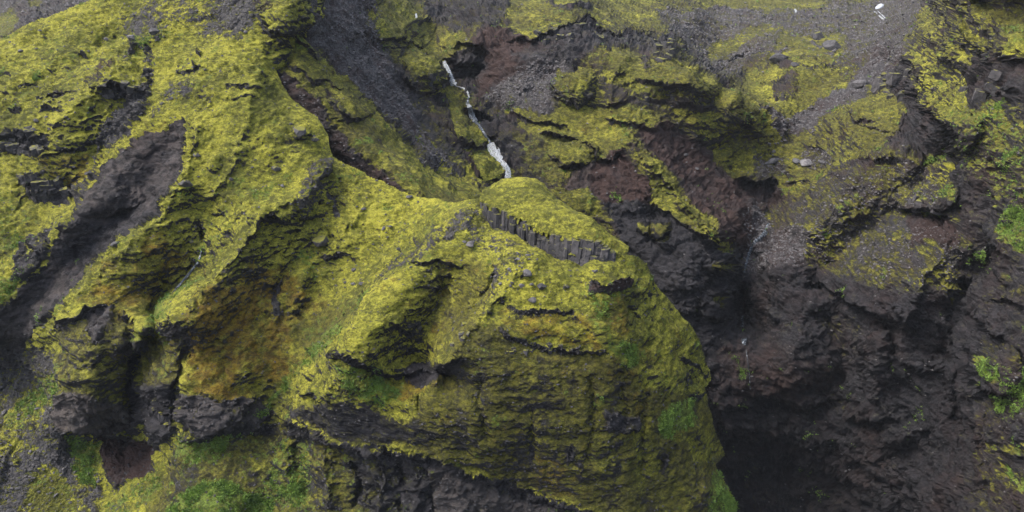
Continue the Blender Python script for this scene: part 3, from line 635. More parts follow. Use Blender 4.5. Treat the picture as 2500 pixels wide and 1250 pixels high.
z([(1130,370),(1180,365),(1235,420),(1210,440),(1150,440)], 8, moss=0.9, olive=0.2)
z([(1130,375),(1145,380),(1172,430),(1155,425)], 5, moss=0.05, red=0.8)
z([(1020,-30),(1300,-30),(1250,50),(1190,90),(1100,80),(1040,50)], 14, moss=0.2, dark=0.35, red=0.3)
z([(1080,85),(1160,78),(1180,105),(1100,130),(1080,150)], 8, moss=0.92)
z([(1100,130),(1185,115),(1210,160),(1160,220),(1110,200)], 8, moss=0.1, dark=0.6)
z([(1150,90),(1200,70),(1300,100),(1340,160),(1270,250),(1190,250),(1160,230),(1200,160)], 12, moss=0.05, red=0.85, dark=0.1)
z([(1190,240),(1260,170),(1390,140),(1400,180),(1350,280),(1250,275),(1220,262)], 12, moss=0.15, scree=0.8, red=0.4, smooth=0.4)
z([(1150,250),(1230,285),(1240,330),(1200,330),(1150,300)], 8, moss=0.0, dark=0.9)
z([(1200,300),(1260,290),(1300,340),(1260,420),(1220,400)], 10, moss=0.2, red=0.4, dark=0.2)
z([(1240,0),(1340,-10),(1600,-30),(1640,60),(1500,55),(1455,88),(1420,48),(1350,50),(1300,92),(1240,75)], 12, moss=0.58, olive=0.45)
z([(1300,100),(1350,70),(1380,50),(1430,50),(1460,80),(1530,85),(1640,100),(1640,125),(1480,110),(1400,150),(1300,190),(1250,130)], 8, moss=0.12, dark=0.3, red=0.3)
z([(1480,108),(1560,130),(1600,150),(1650,145),(1760,190),(1860,262),(1890,310),(1760,262),(1600,240),(1540,225),(1470,180)], 8, moss=0.85, olive=0.45, rust=0.12)
z([(1560,105),(1580,110),(1590,180),(1560,150)], 8, moss=0.2, red=0.4)
z([(1360,170),(1440,170),(1455,215),(1420,245),(1365,235)], 8, moss=0.85, olive=0.5)
z([(1240,268),(1340,290),(1420,245),(1540,245),(1630,312),(1700,360),(1600,335),(1540,310),(1530,370),(1480,395),(1440,400),(1370,405),(1330,360),(1300,340)], 8, moss=0.9, olive=0.35)
z([(1260,330),(1310,335),(1370,400),(1360,440),(1320,460),(1270,400)], 10, moss=0.6, olive=0.9, green=0.2)
z([(1440,400),(1520,370),(1560,420),(1620,470),(1600,510),(1520,500),(1470,510),(1430,450)], 7, moss=0.02, red=1.0, dark=0.0, pale=0.1)
z([(1370,455),(1440,405),(1450,470),(1420,500)], 8, moss=0.1, pale=0.5, red=0.6)
z([(1350,470),(1440,465),(1465,525),(1400,520)], 7, moss=0.9, olive=0.3)
z([(1470,500),(1600,500),(1650,540),(1770,610),(1800,680),(1800,900),(1740,900),(1640,740),(1590,680),(1530,600)], 10, moss=0.04, dark=0.5, red=0.05, smooth=0.35)
z([(1620,300),(1700,350),(1800,430),(1850,520),(1830,660),(1780,600),(1700,500),(1600,385),(1540,320)], 10, moss=0.06, red=0.85, dark=0.1, scree=0.25, smooth=0.4)
z([(1545,370),(1600,395),(1650,460),(1700,505),(1782,590),(1775,615),(1690,560),(1640,530),(1592,498),(1592,440)], 6, moss=0.98, olive=0.15)
z([(1570,560),(1640,560),(1640,590),(1610,600),(1575,585)], 6, moss=0.85, olive=0.5)
z([(1640,250),(1750,270),(1900,300),(1925,400),(1850,405),(1790,435),(1720,350),(1650,295)], 12, moss=0.95, olive=0.3, dark=0.0)
z([(1850,262),(1890,258),(1925,300),(1915,340),(1890,320)], 6, moss=0.1, scree=1, pale=0.3)
z([(1840,380),(1920,370),(1925,430),(1860,430)], 10, moss=0.4, scree=0.8, pale=0.3)
z([(1735,645),(1785,640),(1785,660),(1740,660)], 5, moss=1)
z([(1770,705),(1810,700),(1805,718),(1775,718)], 5, moss=0.9)
z([(1730,715),(1770,715),(1770,740),(1730,735)], 5, moss=0.8, olive=0.6)
z([(1828,505),(1850,505),(1872,560),(1822,650),(1808,650),(1845,570)], 5, pale=0.8)
z([(1820,505),(1860,500),(1880,560),(1830,650),(1800,660),(1820,560)], 7, moss=0.03, scree=1.0, pale=0.2, smooth=0.5)
z([(1800,430),(1910,445),(1920,500),(1850,510),(1810,480)], 8, moss=0.0, red=0.7, dark=0.5)
# plateau
z([(1600,30),(2260,-20),(2230,60),(2180,130),(2080,160),(1990,130),(1850,140),(1770,200),(1700,150),(1640,90)], 14, moss=0.22, scree=0.8, smooth=0.5, olive=0.4)
z([(1660,-60),(1960,-20),(2010,12),(1900,26),(1740,22)], 9, moss=0.72, olive=0.5)
z([(1500,-150),(2400,-150),(2300,-20),(2100,-5),(1700,-20)], 20, moss=0.5, scree=0.7, olive=0.4)
z([(1720,110),(1790,90),(1860,62),(1900,70),(1800,120),(1740,150)], 10, moss=0.5)
z([(1880,90),(2050,80),(2070,140),(1990,160),(1900,150)], 14, moss=0.6, olive=0.4)
z([(1840,170),(1990,150),(2080,200),(2010,260),(1930,300),(1850,255),(1815,215)], 10, moss=0.85, olive=0.4, rust=0.1)
z([(1890,190),(1940,180),(1950,240),(1900,245)], 10, moss=0.3, dark=0.2)
z([(1925,300),(2060,205),(2150,140),(2230,60),(2200,160),(2150,190),(2090,250),(2000,310),(1940,330)], 9, moss=0.06, scree=0.9, smooth=0.6)
# slope left of the mountain
z([(1925,330),(2000,310),(2080,240),(2230,240),(2200,330),(2080,400),(2000,430),(1930,480),(1910,440)], 10, moss=0.78, olive=0.5)
z([(1940,360),(2020,350),(2020,400),(1950,400)], 9, moss=0.4, scree=0.7, pale=0.2)
z([(1910,445),(2010,430),(1960,480),(1925,485)], 7, moss=0.95, olive=0.25)
z([(2000,430),(2200,380),(2300,420),(2300,500),(2100,560),(1980,560),(1930,540)], 25, moss=0.50, olive=0.6, scree=0.5, dark=0.3)
z([(1900,560),(1970,560),(1960,640),(1880,680),(1820,680),(1860,600)], 9, moss=0.06, scree=0.8, smooth=0.6)
z([(1960,560),(2070,530),(2060,600),(2020,640),(2000,665),(1975,620)], 8, moss=0.72, olive=0.4, scree=0.5)
z([(2050,535),(2140,515),(2140,530),(2060,550)], 6, moss=0.9)
z([(1890,660),(1940,662),(1945,685),(1900,672)], 5, moss=0.9)
z([(2060,560),(2200,540),(2350,560),(2340,700),(2180,700),(2040,680)], 20, moss=0.46, red=0.2, olive=0.6, dark=0.35, scree=0.5)
z([(2220,530),(2350,545),(2340,600),(2230,600)], 8, moss=0.05, red=0.8, smooth=0.5)
# mountain
z([(2220,60),(2300,-60),(3000,-100),(3000,130),(2400,180),(2330,300),(2230,240),(2170,160)], 14, moss=0.72, olive=0.3, dark=0.2)
z([(2455,95),(2500,85),(3000,80),(3000,135),(2460,138)], 6, moss=1.0, olive=0.0)
z([(2240,235),(2300,190),(2350,240),(2340,330),(2310,300),(2270,270)], 10, moss=0.95, olive=0.1)
z([(2310,270),(2440,235),(2520,320),(3000,350),(3000,520),(2400,490),(2335,370)], 14, moss=0.75, green=0.36, olive=0.6)
z([(2370,130),(2450,135),(3000,140),(3000,230),(2440,240),(2370,250)], 9, moss=0.15, dark=0.3)
z([(2150,170),(2220,150),(2245,240),(2300,290),(2335,320),(2330,400),(2250,380),(2165,350),(2230,270),(2150,210)], 9, moss=0.1, dark=0.45)
z([(2230,480),(2330,460),(2340,490),(2250,500)], 12, moss=0.7, green=0.5, olive=0.6)
z([(2250,380),(2320,360),(2320,400),(2250,410)], 9, moss=0.8, green=0.5, olive=0.5)
z([(2340,380),(2420,440),(2400,560),(2440,650),(3000,660),(3000,860),(2400,860),(2350,700),(2360,560),(2330,450)], 14, moss=0.24, dark=0.5, olive=0.8, smooth=0.3)
z([(2425,500),(2500,505),(3000,540),(3000,640),(2500,620),(2440,560)], 10, moss=0.85, green=0.75)
# gorge
z([(1780,680),(1960,640),(2100,690),(2220,720),(2360,720),(2400,800),(2380,900),(2360,1060),(2400,1420),(1600,1420),(1600,760),(1740,900)], 12, moss=0.08, dark=0.6, olive=0.95, scree=0.1)  # dark rock; its tone also carries part of the gorge's shade
z([(1780,1060),(1900,1070),(2000,1110),(2100,1160),(2180,1230),(2200,1420),(1650,1420),(1700,1100)], 20, moss=0.1, dark=0.9)  # shade painted into the rock colour at the gorge bottom
z([(1740,850),(1840,830),(1980,870),(2050,910),(2000,960),(1850,970),(1750,940)], 26, red=0.7, dark=0.4, pale=0.05)
z([(1880,860),(1950,850),(1960,890),(1890,900)], 12, pale=0.3)
z([(1820,690),(1900,690),(1900,800),(1830,820)], 14, pale=0.35, dark=0.1)
z([(2080,690),(2360,720),(2400,820),(2300,860),(2200,850),(2160,760)], 20, pale=0.15, dark=0.5)
z([(2000,780),(2090,780),(2130,880),(2050,880)], 20, moss=0.42)
z([(2040,970),(2120,970),(2110,1030),(2050,1020)], 14, moss=0.42)
z([(2260,600),(2300,600),(2340,700),(2330,740),(2275,700),(2200,650),(2250,640)], 8, moss=0.75, olive=0.6)
z([(2375,855),(2420,870),(2445,895),(2445,935),(2420,940),(2385,910)], 5, moss=1.0, green=0.75, olive=0.1)
z([(2380,935),(2400,930),(2400,955)], 4, moss=0.95, green=0.4)
z([(2450,900),(2600,890),(2600,1010),(2470,1030),(2430,1000),(2450,960)], 12, moss=0.5, green=0.7, scree=0.4)
z([(2400,860),(3000,860),(3000,1420),(2380,1420),(2370,1060),(2440,980)], 14, moss=0.32, dark=0.45, olive=0.6)
z([(2415,1070),(2470,1080),(2600,1100),(2600,1130),(2440,1110)], 8, moss=0.9, olive=0.4, green=0.2)
z([(2430,1135),(2500,1160),(2600,1180),(2600,1210),(2480,1190)], 8, moss=0.9, green=0.6)
z([(745,-100),(900,-100),(1010,200),(1120,420),(1180,480),(1100,510),(1000,480),(760,240),(690,120)], 20, st1=0.9, smooth=0.6)
z([(1240,150),(1400,140),(1420,240),(1340,290),(1200,260)], 20, st2=0.8)
z([(1540,360),(1700,350),(1850,500),(1800,650),(1640,500)], 20, st1=0.8, smooth=0.5)
z([(1440,390),(1600,400),(1760,600),(1800,700),(1500,700),(1450,500)], 20, st1=0.5)
z([(1800,680),(2400,700),(2400,1200),(2100,1100),(1760,960)], 30, st1=0.9, smooth=0.45)
z([(1640,250),(1900,300),(1900,400),(1790,430)], 20, st1=0.5)
z([(2240,40),(2190,200),(2080,260),(1930,340),(1920,300),(2060,190)], 14, st2=0.9, smooth=0.7)
z([(2340,430),(2600,500),(2600,860),(2350,850),(2330,600)], 20, st1=0.9, smooth=0.4)
z([(1890,560),(2100,440),(2300,420),(2300,680),(1900,690),(1830,650)], 20, st2=0.8, smooth=0.5)
z([(1840,80),(2200,60),(2160,130),(1900,140)], 20, smooth=0.6)
z([(1150,90),(1300,95),(1390,140),(1350,280),(1190,250)], 20, smooth=0.6)
z([(1430,380),(1600,400),(1640,500),(1470,530)], 14, smooth=0.5)
B_ZONES = list(_tmp); _tmp.clear()
B_STREAKS = [('st1',(850,130,159),(1060,430,150),1.1),('st2',(2200,110,175),(1960,300,226),1.1)]

F_REGIONS = [
 ("hillside", "broad yellow green mossy hillside filling the left half", None),
 ("bare_gully", "dark bare soil gully between two mossy rims at left", [(440,282),(450,340),(442,410),(402,480),(380,530),(300,590),(240,640),(130,750),(60,830),(0,900),(-460,960),(-460,860),(20,740),(100,660),(150,570),(172,522),(240,440),(330,350)]),
 ("promontory", "steep mossy promontory with olive cliff face in the centre foreground", [(1130,400),(1175,470),(1110,520),(1000,610),(900,700),(830,780),(760,850),(700,960),(670,1040),(690,1430),(2000,1430),(2000,400)]),
 ("ravine_floor", "grey gravel ravine floor with grass patches at bottom left", [(-460,800),(30,845),(150,870),(140,1040),(390,1090),(380,1430),(-460,1430)]),
]
B_REGIONS = [
 ("terraced_hill", "terraced hill of moss bands and red soil beyond the promontory", None),
 ("far_valley", "distant grey scree valley in the top left corner", [(-500,-200),(500,-200),(500,600),(-500,600)]),
 ("scree_slope", "long grey scree chute running down beside the mossy spur", [(500,-200),(1010,-200),(1020,40),(1050,95),(1083,150),(1110,205),(1140,235),(1152,290),(1195,335),(1205,380),(1240,430),(1240,1430),(500,1430)]),
 ("plateau", "hazy grey plateau with faint moss near the top right", [(1500,-200),(2290,-200),(2262,8),(2205,60),(2165,110),(2080,150),(1990,240),(1910,290),(1862,240),(1765,172),(1650,88),(1560,20)]),
 ("mountain_side", "dark craggy mountain side with moss patches on the right", [(2290,-200),(2262,8),(2205,60),(2165,110),(2080,160),(1990,250),(1915,300),(1890,400),(1880,470),(1900,560),(1830,660),(1950,680),(2100,700),(2350,720),(2370,860),(2380,1430),(3000,1430),(3000,-200)]),
 ("gorge_wall", "near black rock walls of the deep gorge at lower right", [(1830,660),(1950,680),(2100,700),(2350,720),(2370,860),(2380,1430),(1250,1430),(1250,560),(1480,520),(1600,510),(1780,610)]),
]

def jag(poly, i0, i1):
    out = []
    for i, (a, c) in enumerate(zip(poly, poly[1:]+poly[:1])):
        n = max(1, int(math.hypot(a[0]-c[0], a[1]-c[1])/5)) if i0 <= i < i1 else 1
        for k in range(n):
            t = k/n; out.append((a[0]+(c[0]-a[0])*t, a[1]+(c[1]-a[1])*t))
    P = np.array(out, float); q = np.stack([P[:, 0], P[:, 1], P[:, 0]*0], -1).astype(F32)
    j = fbm(q, 38, 4, gain=0.7, off=3)*7.5; j2 = fbm(q, 38, 4, gain=0.7, off=9)*7.5
    inside = (P[:, 0] > -150) & (P[:, 1] > -80) & (P[:, 1] < 1380)
    P[:, 0] += j*inside; P[:, 1] += j2*inside
    return [tuple(p) for p in P]
F_POLY0 = F_POLY; F_POLY = jag(F_POLY, 0, len(F_POLY)-2); F_SNAP = F_POLY[:-1]
# ------------------------------------------------------------------ build a sheet of terrain
STEP = 2.2
def build_sheet(u0, u1, v0, v1, ctrl, strokes, zones, base, seed, silhouette=None, snapline=None, bedamp=0.7, streaks=()):
    us = np.arange(u0, u1, STEP); vv = np.arange(v0, v1, STEP)
    U, V = np.meshgrid(us, vv)
    cu = np.arange(u0, u1+8, 8.0); cv = np.arange(v0, v1+8, 8.0); CU, CV = np.meshgrid(cu, cv)
    C = rbf_grid(densify(ctrl), CU, CV)
    q = np.stack([U, V, np.full_like(U, seed*50.0)], -1)
    # ragged coordinates for lines and patches
    w1 = fbm(q, 90, 5, gain=0.62, off=seed); w2 = fbm(q, 90, 5, gain=0.62, off=seed+31)
    ins = None
    if silhouette is not None:
        ins = in_poly(U, V, silhouette)
        # vertices next to the outline are moved onto it
        near = np.zeros_like(ins)
        near[1:] |= ~ins[:-1]; near[:-1] |= ~ins[1:]; near[:, 1:] |= ~ins[:, :-1]; near[:, :-1] |= ~ins[:, 1:]
        near &= ins
        iy, ix = np.where(near); pu, pv = U[iy, ix], V[iy, ix]
        bd = np.full(len(pu), 1e9); nu, nv = pu.copy(), pv.copy()
        for a, c in zip(snapline[:-1], snapline[1:]):
            dx, dy = c[0]-a[0], c[1]-a[1]
            t = np.clip(((pu-a[0])*dx+(pv-a[1])*dy)/(dx*dx+dy*dy), 0, 1)
            ex, ey = a[0]+t*dx, a[1]+t*dy; d = np.hypot(pu-ex, pv-ey)
            m = d < bd; bd[m] = d[m]; nu[m] = ex[m]; nv[m] = ey[m]
        ok = bd < STEP*1.6
        U[iy[ok], ix[ok]] = nu[ok]; V[iy[ok], ix[ok]] = nv[ok]
    D = upsample(cu, cv, C, U, V)
    w3 = fbm(q, 22, 3, gain=0.7, off=seed+33)*13; w4 = fbm(q, 22, 3, gain=0.7, off=seed+37)*13
    Uw, Vw = U+w1*26+w3, V+w2*26+w4
    bare = np.zeros_like(D); apply_strokes(D, U, V, Uw, Vw, strokes, 0.62 if seed == 5 else 0.65, bare)
    Z = {k: np.full(U.shape, v) for k, v in base.items()}
    Uz, Vz = U+w1*34+w3, V+w2*34+w4
    paint(Z, U, V, Uz, Vz, zones)
    Z['moss'] = Z['moss']-bare*0.5
    P = unproj(U, V, D)
    def normals(P):
        a = np.gradient(P, axis=1); b2 = np.gradient(P, axis=0)
        n = np.cross(b2, a); n /= np.linalg.norm(n, axis=-1, keepdims=True)+1e-9
        s = np.sign((n*-P).sum(-1, keepdims=True)); s[s == 0] = 1
        return n*s
    def blur(A, k):
        for _ in range(2):
            for ax in (0, 1):
                c = np.cumsum(np.pad(A, [(k+1, k) if i == ax else (0, 0) for i in range(3)], mode='edge'), axis=ax)
                n = c.shape[ax]
                A = (np.take(c, range(2*k+1, n), axis=ax)-np.take(c, range(0, n-2*k-1), axis=ax))/(2*k+1)
        return A
    Nb = blur(normals(P), 5); Nb /= np.linalg.norm(Nb, axis=-1, keepdims=True)+1e-9
    steep = 1-np.clip(Nb[..., 2], 0, 1)
    rocky = 1-sstep(0.25, 0.6, Z['moss'])
    rocky = np.maximum(rocky, sstep(0.62, 0.85, steep)*0.55)*(1-0.75*Z['smooth'])
    k = (D/110.0)                                   # farther land is read at a coarser size
    Ps = P.astype(F32)
    # large swells, terraces, rock facets, hummocks
    big = fbm(Ps, 16, 4, off=seed)
    terr = fbm(Ps, 7.0, 6, 0.5, 0.5, 1.8, gain=0.6, off=seed+3)
    hum = fbm(Ps, 2.4, 4, 0.8, 0.8, 1.5, gain=0.62, off=seed+7)
    ridg = fbm(Ps, 5.5, 5, 0.8, 0.8, 1.3, gain=0.55, off=seed+11, ridged=True)
    wp = Ps+np.stack([big, terr, hum], -1)*1.8
    v1_, e1 = worley(wp, 4.2, 0.8, 0.8, 1.2); v2_, e2 = worley(wp, 1.5, 1, 1, 1.2)
    H = big*1.6
    H += terr*(0.8+1.0*steep)*(1-0.95*Z['smooth'])
    H += hum*0.60*(1-rocky*0.5)*(1-0.7*Z['smooth'])
    cush = 0.5-np.abs(fbm(Ps, 1.15, 1, 0.75, 0.75, 1.1, off=seed+41))*2.2+0.5*(0.5-np.abs(fbm(Ps, 0.6, 1, 0.8, 0.8, 1.2, off=seed+43))*2.2)
    cush2 = 0.5-np.abs(fbm(Ps, 3.4, 2, 0.6, 0.6, 1.3, off=seed+45))*2.4
    msk = 0.35+sstep(-0.25, 0.3, fbm(Ps, 9, 3, off=seed+81))
    H += (cush*0.24+cush2*0.30)*msk*(1-rocky*0.6)*(1-0.45*Z['smooth'])
    for key, a_, b_, amp in streaks:
        A3 = unproj(*[np.array(q_, float) for q_ in a_]); B3 = unproj(*[np.array(q_, float) for q_ in b_])
        l_ = (B3-A3)/np.linalg.norm(B3-A3); t_ = np.cross(l_, [0.0, -0.5, 0.85]); t_ /= np.linalg.norm(t_); m_ = np.cross(l_, t_)
        R3 = np.stack([Ps@t_, Ps@l_*0.10, Ps@m_*0.35], -1).astype(F32)
        st = fbm(R3, 2.6, 5, gain=0.62, off=seed+61)
        Z['st'] = Z.get('st', 0)+Z[key]*st
        H += Z[key]*st*amp
    fis = fbm(wp.astype(F32), 5.0, 5, 1.3, 1.3, 0.35, gain=0.6, off=seed+51, ridged=True)
    H += rocky*(ridg*1.1 + fis*1.5*steep + (v1_-0.5)*1.2 + np.minimum(e1, 0.25)*1.0 + (v2_-0.5)*0.65+np.minimum(e2, 0.2)*0.8)
    # small sharp ledges follow the bedding
    bed = Ps[..., 2]+big*3.0+terr*1.2+Ps[..., 0]*0.05
    ph = (bed/2.6) % 1.0
    saw = np.where(ph < 0.82, ph/0.82, (1-ph)/0.18)
    H += (saw-0.5)*bedamp*sstep(0.1, 0.35, fbm(Ps, 11, 3, off=seed+19)+0.18)*sstep(0.15, 0.5, steep)*(1-Z['smooth'])
    fade = 1.0
    H *= np.clip(k, 0.8, 1.3)
    if ins is not None:
        dS, _, _, _ = seg_dist(CU, CV, F_POLY0[:-1]); dS = upsample(cu, cv, dS, U, V)
        H *= 0.25+0.75*sstep(0, 40, dS)
    Pd = P+Nb*H[..., None]
    Nn = normals(Pd)
    up = Nn[..., 2]
    # moss holds on to what is not too steep; ledges' undersides stay bare
    mo = Z['moss']+(up-0.52)*(0.38 if seed == 1 else 0.55)*(1-np.abs(Z['moss']-0.5)*0.6) + (fbm(Ps, 6.0, 4, 0.8, 0.8, 1.2, gain=0.6, off=seed+23)*0.45+fbm(Ps, 1.5, 4, 0.75, 0.75, 1.3, gain=0.75, off=seed+27)*0.75)*(1-0.25*Z['smooth']) + Z.get('st', 0)*0.9 - 0.35*sstep(0.25, -0.1, up)
    if seed == 5: mo = mo-0.07; Z['olive'] = np.clip(Z['olive']*0.8+0.32, 0, 1)
    mo = mo*np.clip(Z['moss']*6, 0, 1)
    v1n = fbm(Ps, 14, 5, gain=0.65, off=seed+71); v2n = fbm(Ps, 9, 5, gain=0.65, off=seed+73); v3n = fbm(Ps, 7, 5, gain=0.7, off=seed+75)
    Z['olive'] = np.clip(Z['olive']+v1n*0.9, 0, 1); Z['rust'] = np.clip(Z['rust']+v2n*0.9-0.05, 0, 1)
    Z['green'] = np.clip(Z['green']+np.clip(v3n-0.10, 0, 1)*1.6*(1-Z['rust']), 0, 1); Z['red'] = np.clip(Z['red']+v2n*0.7, 0, 1)
    A = np.stack([mo, Z['olive'], Z['rust'], Z['green']], -1)
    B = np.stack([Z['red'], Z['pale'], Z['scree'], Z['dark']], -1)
    ny, nx = U.shape
    idx = np.arange(ny*nx).reshape(ny, nx)
    Q = np.stack([idx[:-1, :-1], idx[1:, :-1], idx[1:, 1:], idx[:-1, 1:]], -1)
    return dict(us=us, vv=vv, U=U, V=V, D=D, P=Pd, N=Nn, A=A, B=B, Q=Q, ins=ins, Z=Z)

def region_of(S, regions):
    """which named piece of land each quad belongs to"""
    U = S['U'][:-1, :-1]; V = S['V'][:-1, :-1]
    q = np.stack([U, V, U*0+3], -1); Uw = U+fbm(q, 60, 4, off=90)*20; Vw = V+fbm(q, 60, 4, off=97)*20
    R = np.zeros(U.shape, int)
    for i, (nm, lab, pts) in enumerate(regions):
        if pts is None: continue
        R[in_poly(Uw, Vw, pts)] = i
    return R

FS = build_sheet(-380, 1840, -130, 1400, F_CTRL, F_STROKES, F_ZONES, F_BASE, 1, F_POLY, F_SNAP, streaks=F_STREAKS)
BS = build_sheet(-380, 2940, -150, 1420, B_CTRL, B_STROKES, B_ZONES, B_BASE, 5, bedamp=0.40, streaks=B_STREAKS)

# foreground: only inside its outline, with a skirt that turns the land over and down behind it
def emit(S, regions, keep):
    P = S['P'].reshape(-1, 3); N_ = S['N'].reshape(-1, 3); A = S['A'].reshape(-1, 4); B = S['B'].reshape(-1, 4)
    R = region_of(S, regions)
    out = []
    for i, (nm, lab, pts) in enumerate(regions):
        m = keep & (R == i)
        if not m.any(): continue
        o = grid_mesh(nm, P, N_, S['Q'][m], A, B, MAT_T)
        tag(o, lab, None, None, 'structure'); out.append(o)
    return out
insF = FS['ins']
keepF = insF[:-1, :-1] & insF[1:, :-1] & insF[1:, 1:] & insF[:-1, 1:]
emit(FS, F_REGIONS, keepF)
# background: leave out what lies deep below the foreground
Ub, Vb = BS['U'][:-1, :-1], BS['V'][:-1, :-1]
inb = in_poly(Ub, Vb, F_POLY)
db, _, _, _ = seg_dist(Ub[::6, ::6], Vb[::6, ::6], F_POLY0[:-1]); db = np.repeat(np.repeat(db, 6, 0), 6, 1)[:Ub.shape[0], :Ub.shape[1]]
keepB = ~(inb & (db > 170))
emit(BS, B_REGIONS, keepB)

# skirt behind the outline of the foreground: a rounded back slope, real land that falls away
def skirt():
    ny, nx = insF.shape
    idx = np.arange(ny*nx).reshape(ny, nx)
    edges = {}
    def half(a, c): edges[(a, c)] = True
    qs = FS['Q'][keepF]
    E = np.concatenate([qs[:, [0, 1]], qs[:, [1, 2]], qs[:, [2, 3]], qs[:, [3, 0]]])
    key = E[:, 0].astype(np.int64)*ny*nx+E[:, 1]; rkey = E[:, 1].astype(np.int64)*ny*nx+E[:, 0]
    bd = E[~np.isin(key, rkey)]
    uf = FS['U'].ravel(); vf = FS['V'].ravel(); P = FS['P'].reshape(-1, 3)
    sel = (uf[bd[:, 0]] > u_lo) & (uf[bd[:, 0]] < 1830) & (vf[bd[:, 0]] < 1370) & (vf[bd[:, 0]] > -110)
    bd = bd[sel]
    ids = np.unique(bd); rm = {int(v): i for i, v in enumerate(ids)}
    p0 = P[ids]; ray = p0/np.linalg.norm(p0, axis=1, keepdims=True)
    horiz = ray.copy(); horiz[:, 2] = 0; horiz /= np.linalg.norm(horiz, axis=1, keepdims=True)
    left = np.clip((uf[ids]-1500)/250.0, 0, 1)[:, None]*np.array([-1.0, 0, 0])
    rings = [p0]
    offs = [(0.4, -0.25), (1.5, -1.2), (3.5, -3.5), (7, -8), (13, -17), (22, -30), (34, -50)]
    for k, (h, z) in enumerate(offs):
        p = p0+horiz*h+np.array([0, 0, 1.0])*z+left*h*0.9
        n = fbm(p.astype(F32), 6, 4, off=77)
        p = p+horiz*(n*0.25*h)[:, None]
        rings.append(p)
    VV = np.concatenate(rings); n = len(ids); F = []
    for a, c in bd:
        i, j = rm[int(a)], rm[int(c)]
        for r in range(len(offs)):
            F.append((j+r*n, i+r*n, i+(r+1)*n, j+(r+1)*n))
    F = np.array(F)
    A = np.tile(np.concatenate([FS['A'].reshape(-1, 4)[ids]]), (len(rings), 1)); B = np.tile(FS['B'].reshape(-1, 4)[ids], (len(rings), 1))
    NN = np.tile((-ray), (len(rings), 1)); 
    o = grid_mesh("back_slope", VV, NN, F, A, B, MAT_T)
    o.data.normals_split_custom_set_from_vertices([(0, 0, 0)]*len(o.data.vertices)) if False else None
    tag(o, "hidden back slope of the mossy ridge falling into the ravine", None, None, 'structure')
u_lo = -220
skirt()

# ------------------------------------------------------------------ ground lookup in 3-D
def ground(S, u, v):
    """surface point and normal of a sheet at a place given by its direction from the camera"""
    P = S['P']; Z = P
    iu = int(round((u-S['us'][0])/STEP)); iv = int(round((v-S['vv'][0])/STEP))
    iu = min(max(iu, 0), P.shape[1]-1); iv = min(max(iv, 0), P.shape[0]-1)
    best = None
    for _ in range(3):
        p = P[iv, iu]; y = p[1]*cp+p[2]*sp; zz = -p[1]*sp+p[2]*cp
        pu = W0/2+FPX*p[0]/y; pv = H0/2-FPX*zz/y
        iu = min(max(iu+int(round((u-pu)/STEP*0.7)), 0), P.shape[1]-1); iv = min(max(iv+int(round((v-pv)/STEP*0.7)), 0), P.shape[0]-1)
    return Vector(P[iv, iu]), Vector(S['N'][iv, iu])

# ------------------------------------------------------------------ rocks
def rock_mesh(name, seed, mat, squash=0.7, sub=2):
    """an angular boulder: a sphere cut by random planes, then roughened"""
    import bmesh
    r = np.random.default_rng(seed)
    bm = bmesh.new(); bmesh.ops.create_icosphere(bm, subdivisions=sub, radius=1.0)
    nrm = r.normal(size=(13, 3)); nrm /= np.linalg.norm(nrm, axis=1)[:, None]; cut = r.uniform(0.55, 0.85, 13)
    for v in bm.verts:
        p = np.array(v.co)
        for n, c in zip(nrm, cut):
            s = p@n
            if s > c: p = p-n*(s-c)
        p *= 1+0.10*float(noise(np.array([p[0]*2.2+seed]), np.array([p[1]*2.2]), np.array([p[2]*2.2]))[0])
        v.co = (p[0], p[1]*r.uniform(0.98, 1.02), p[2]*squash)
    me = bpy.data.meshes.new(name); bm.to_mesh(me); bm.free(); me.materials.append(mat)
    return me
ROCKS = [rock_mesh("boulder", 20+i, MAT_BOULDER, [0.7, 0.55, 0.8, 0.62, 0.45][i], 3) for i in range(5)]
ROCKS_M = [rock_mesh("mossy_boulder", 40+i, MAT_BOULDER_M, [0.75, 0.6, 0.7][i], 3) for i in range(3)]
CHIPS = [rock_mesh("stone", 60+i, MAT_BOULDER, 0.65, 1) for i in range(5)]
def px_size(p, px):
    depth = p[1]*cp+p[2]*sp
    return px*depth/FPX
def put_rock(name, S, u, v, px, meshes, rr, sink=0.25, flat=1.0):
    p, n = ground(S, u, v)
    s = px_size(p, px)*0.55
    o = bpy.data.objects.new(name, meshes[rr.randrange(len(meshes))]); sc.collection.objects.link(o)
    o.location = p+n*(s*(0.45-sink)); o.scale = (s*rr.uniform(0.9, 1.3), s*rr.uniform(0.8, 1.1), s*flat*rr.uniform(0.8, 1.05))
    o.rotation_euler = (rr.uniform(-.3, .3), rr.uniform(-.3, .3), rr.uniform(0, 6.28))
    return o
rr = random.Random(3)
F, B = FS, BS
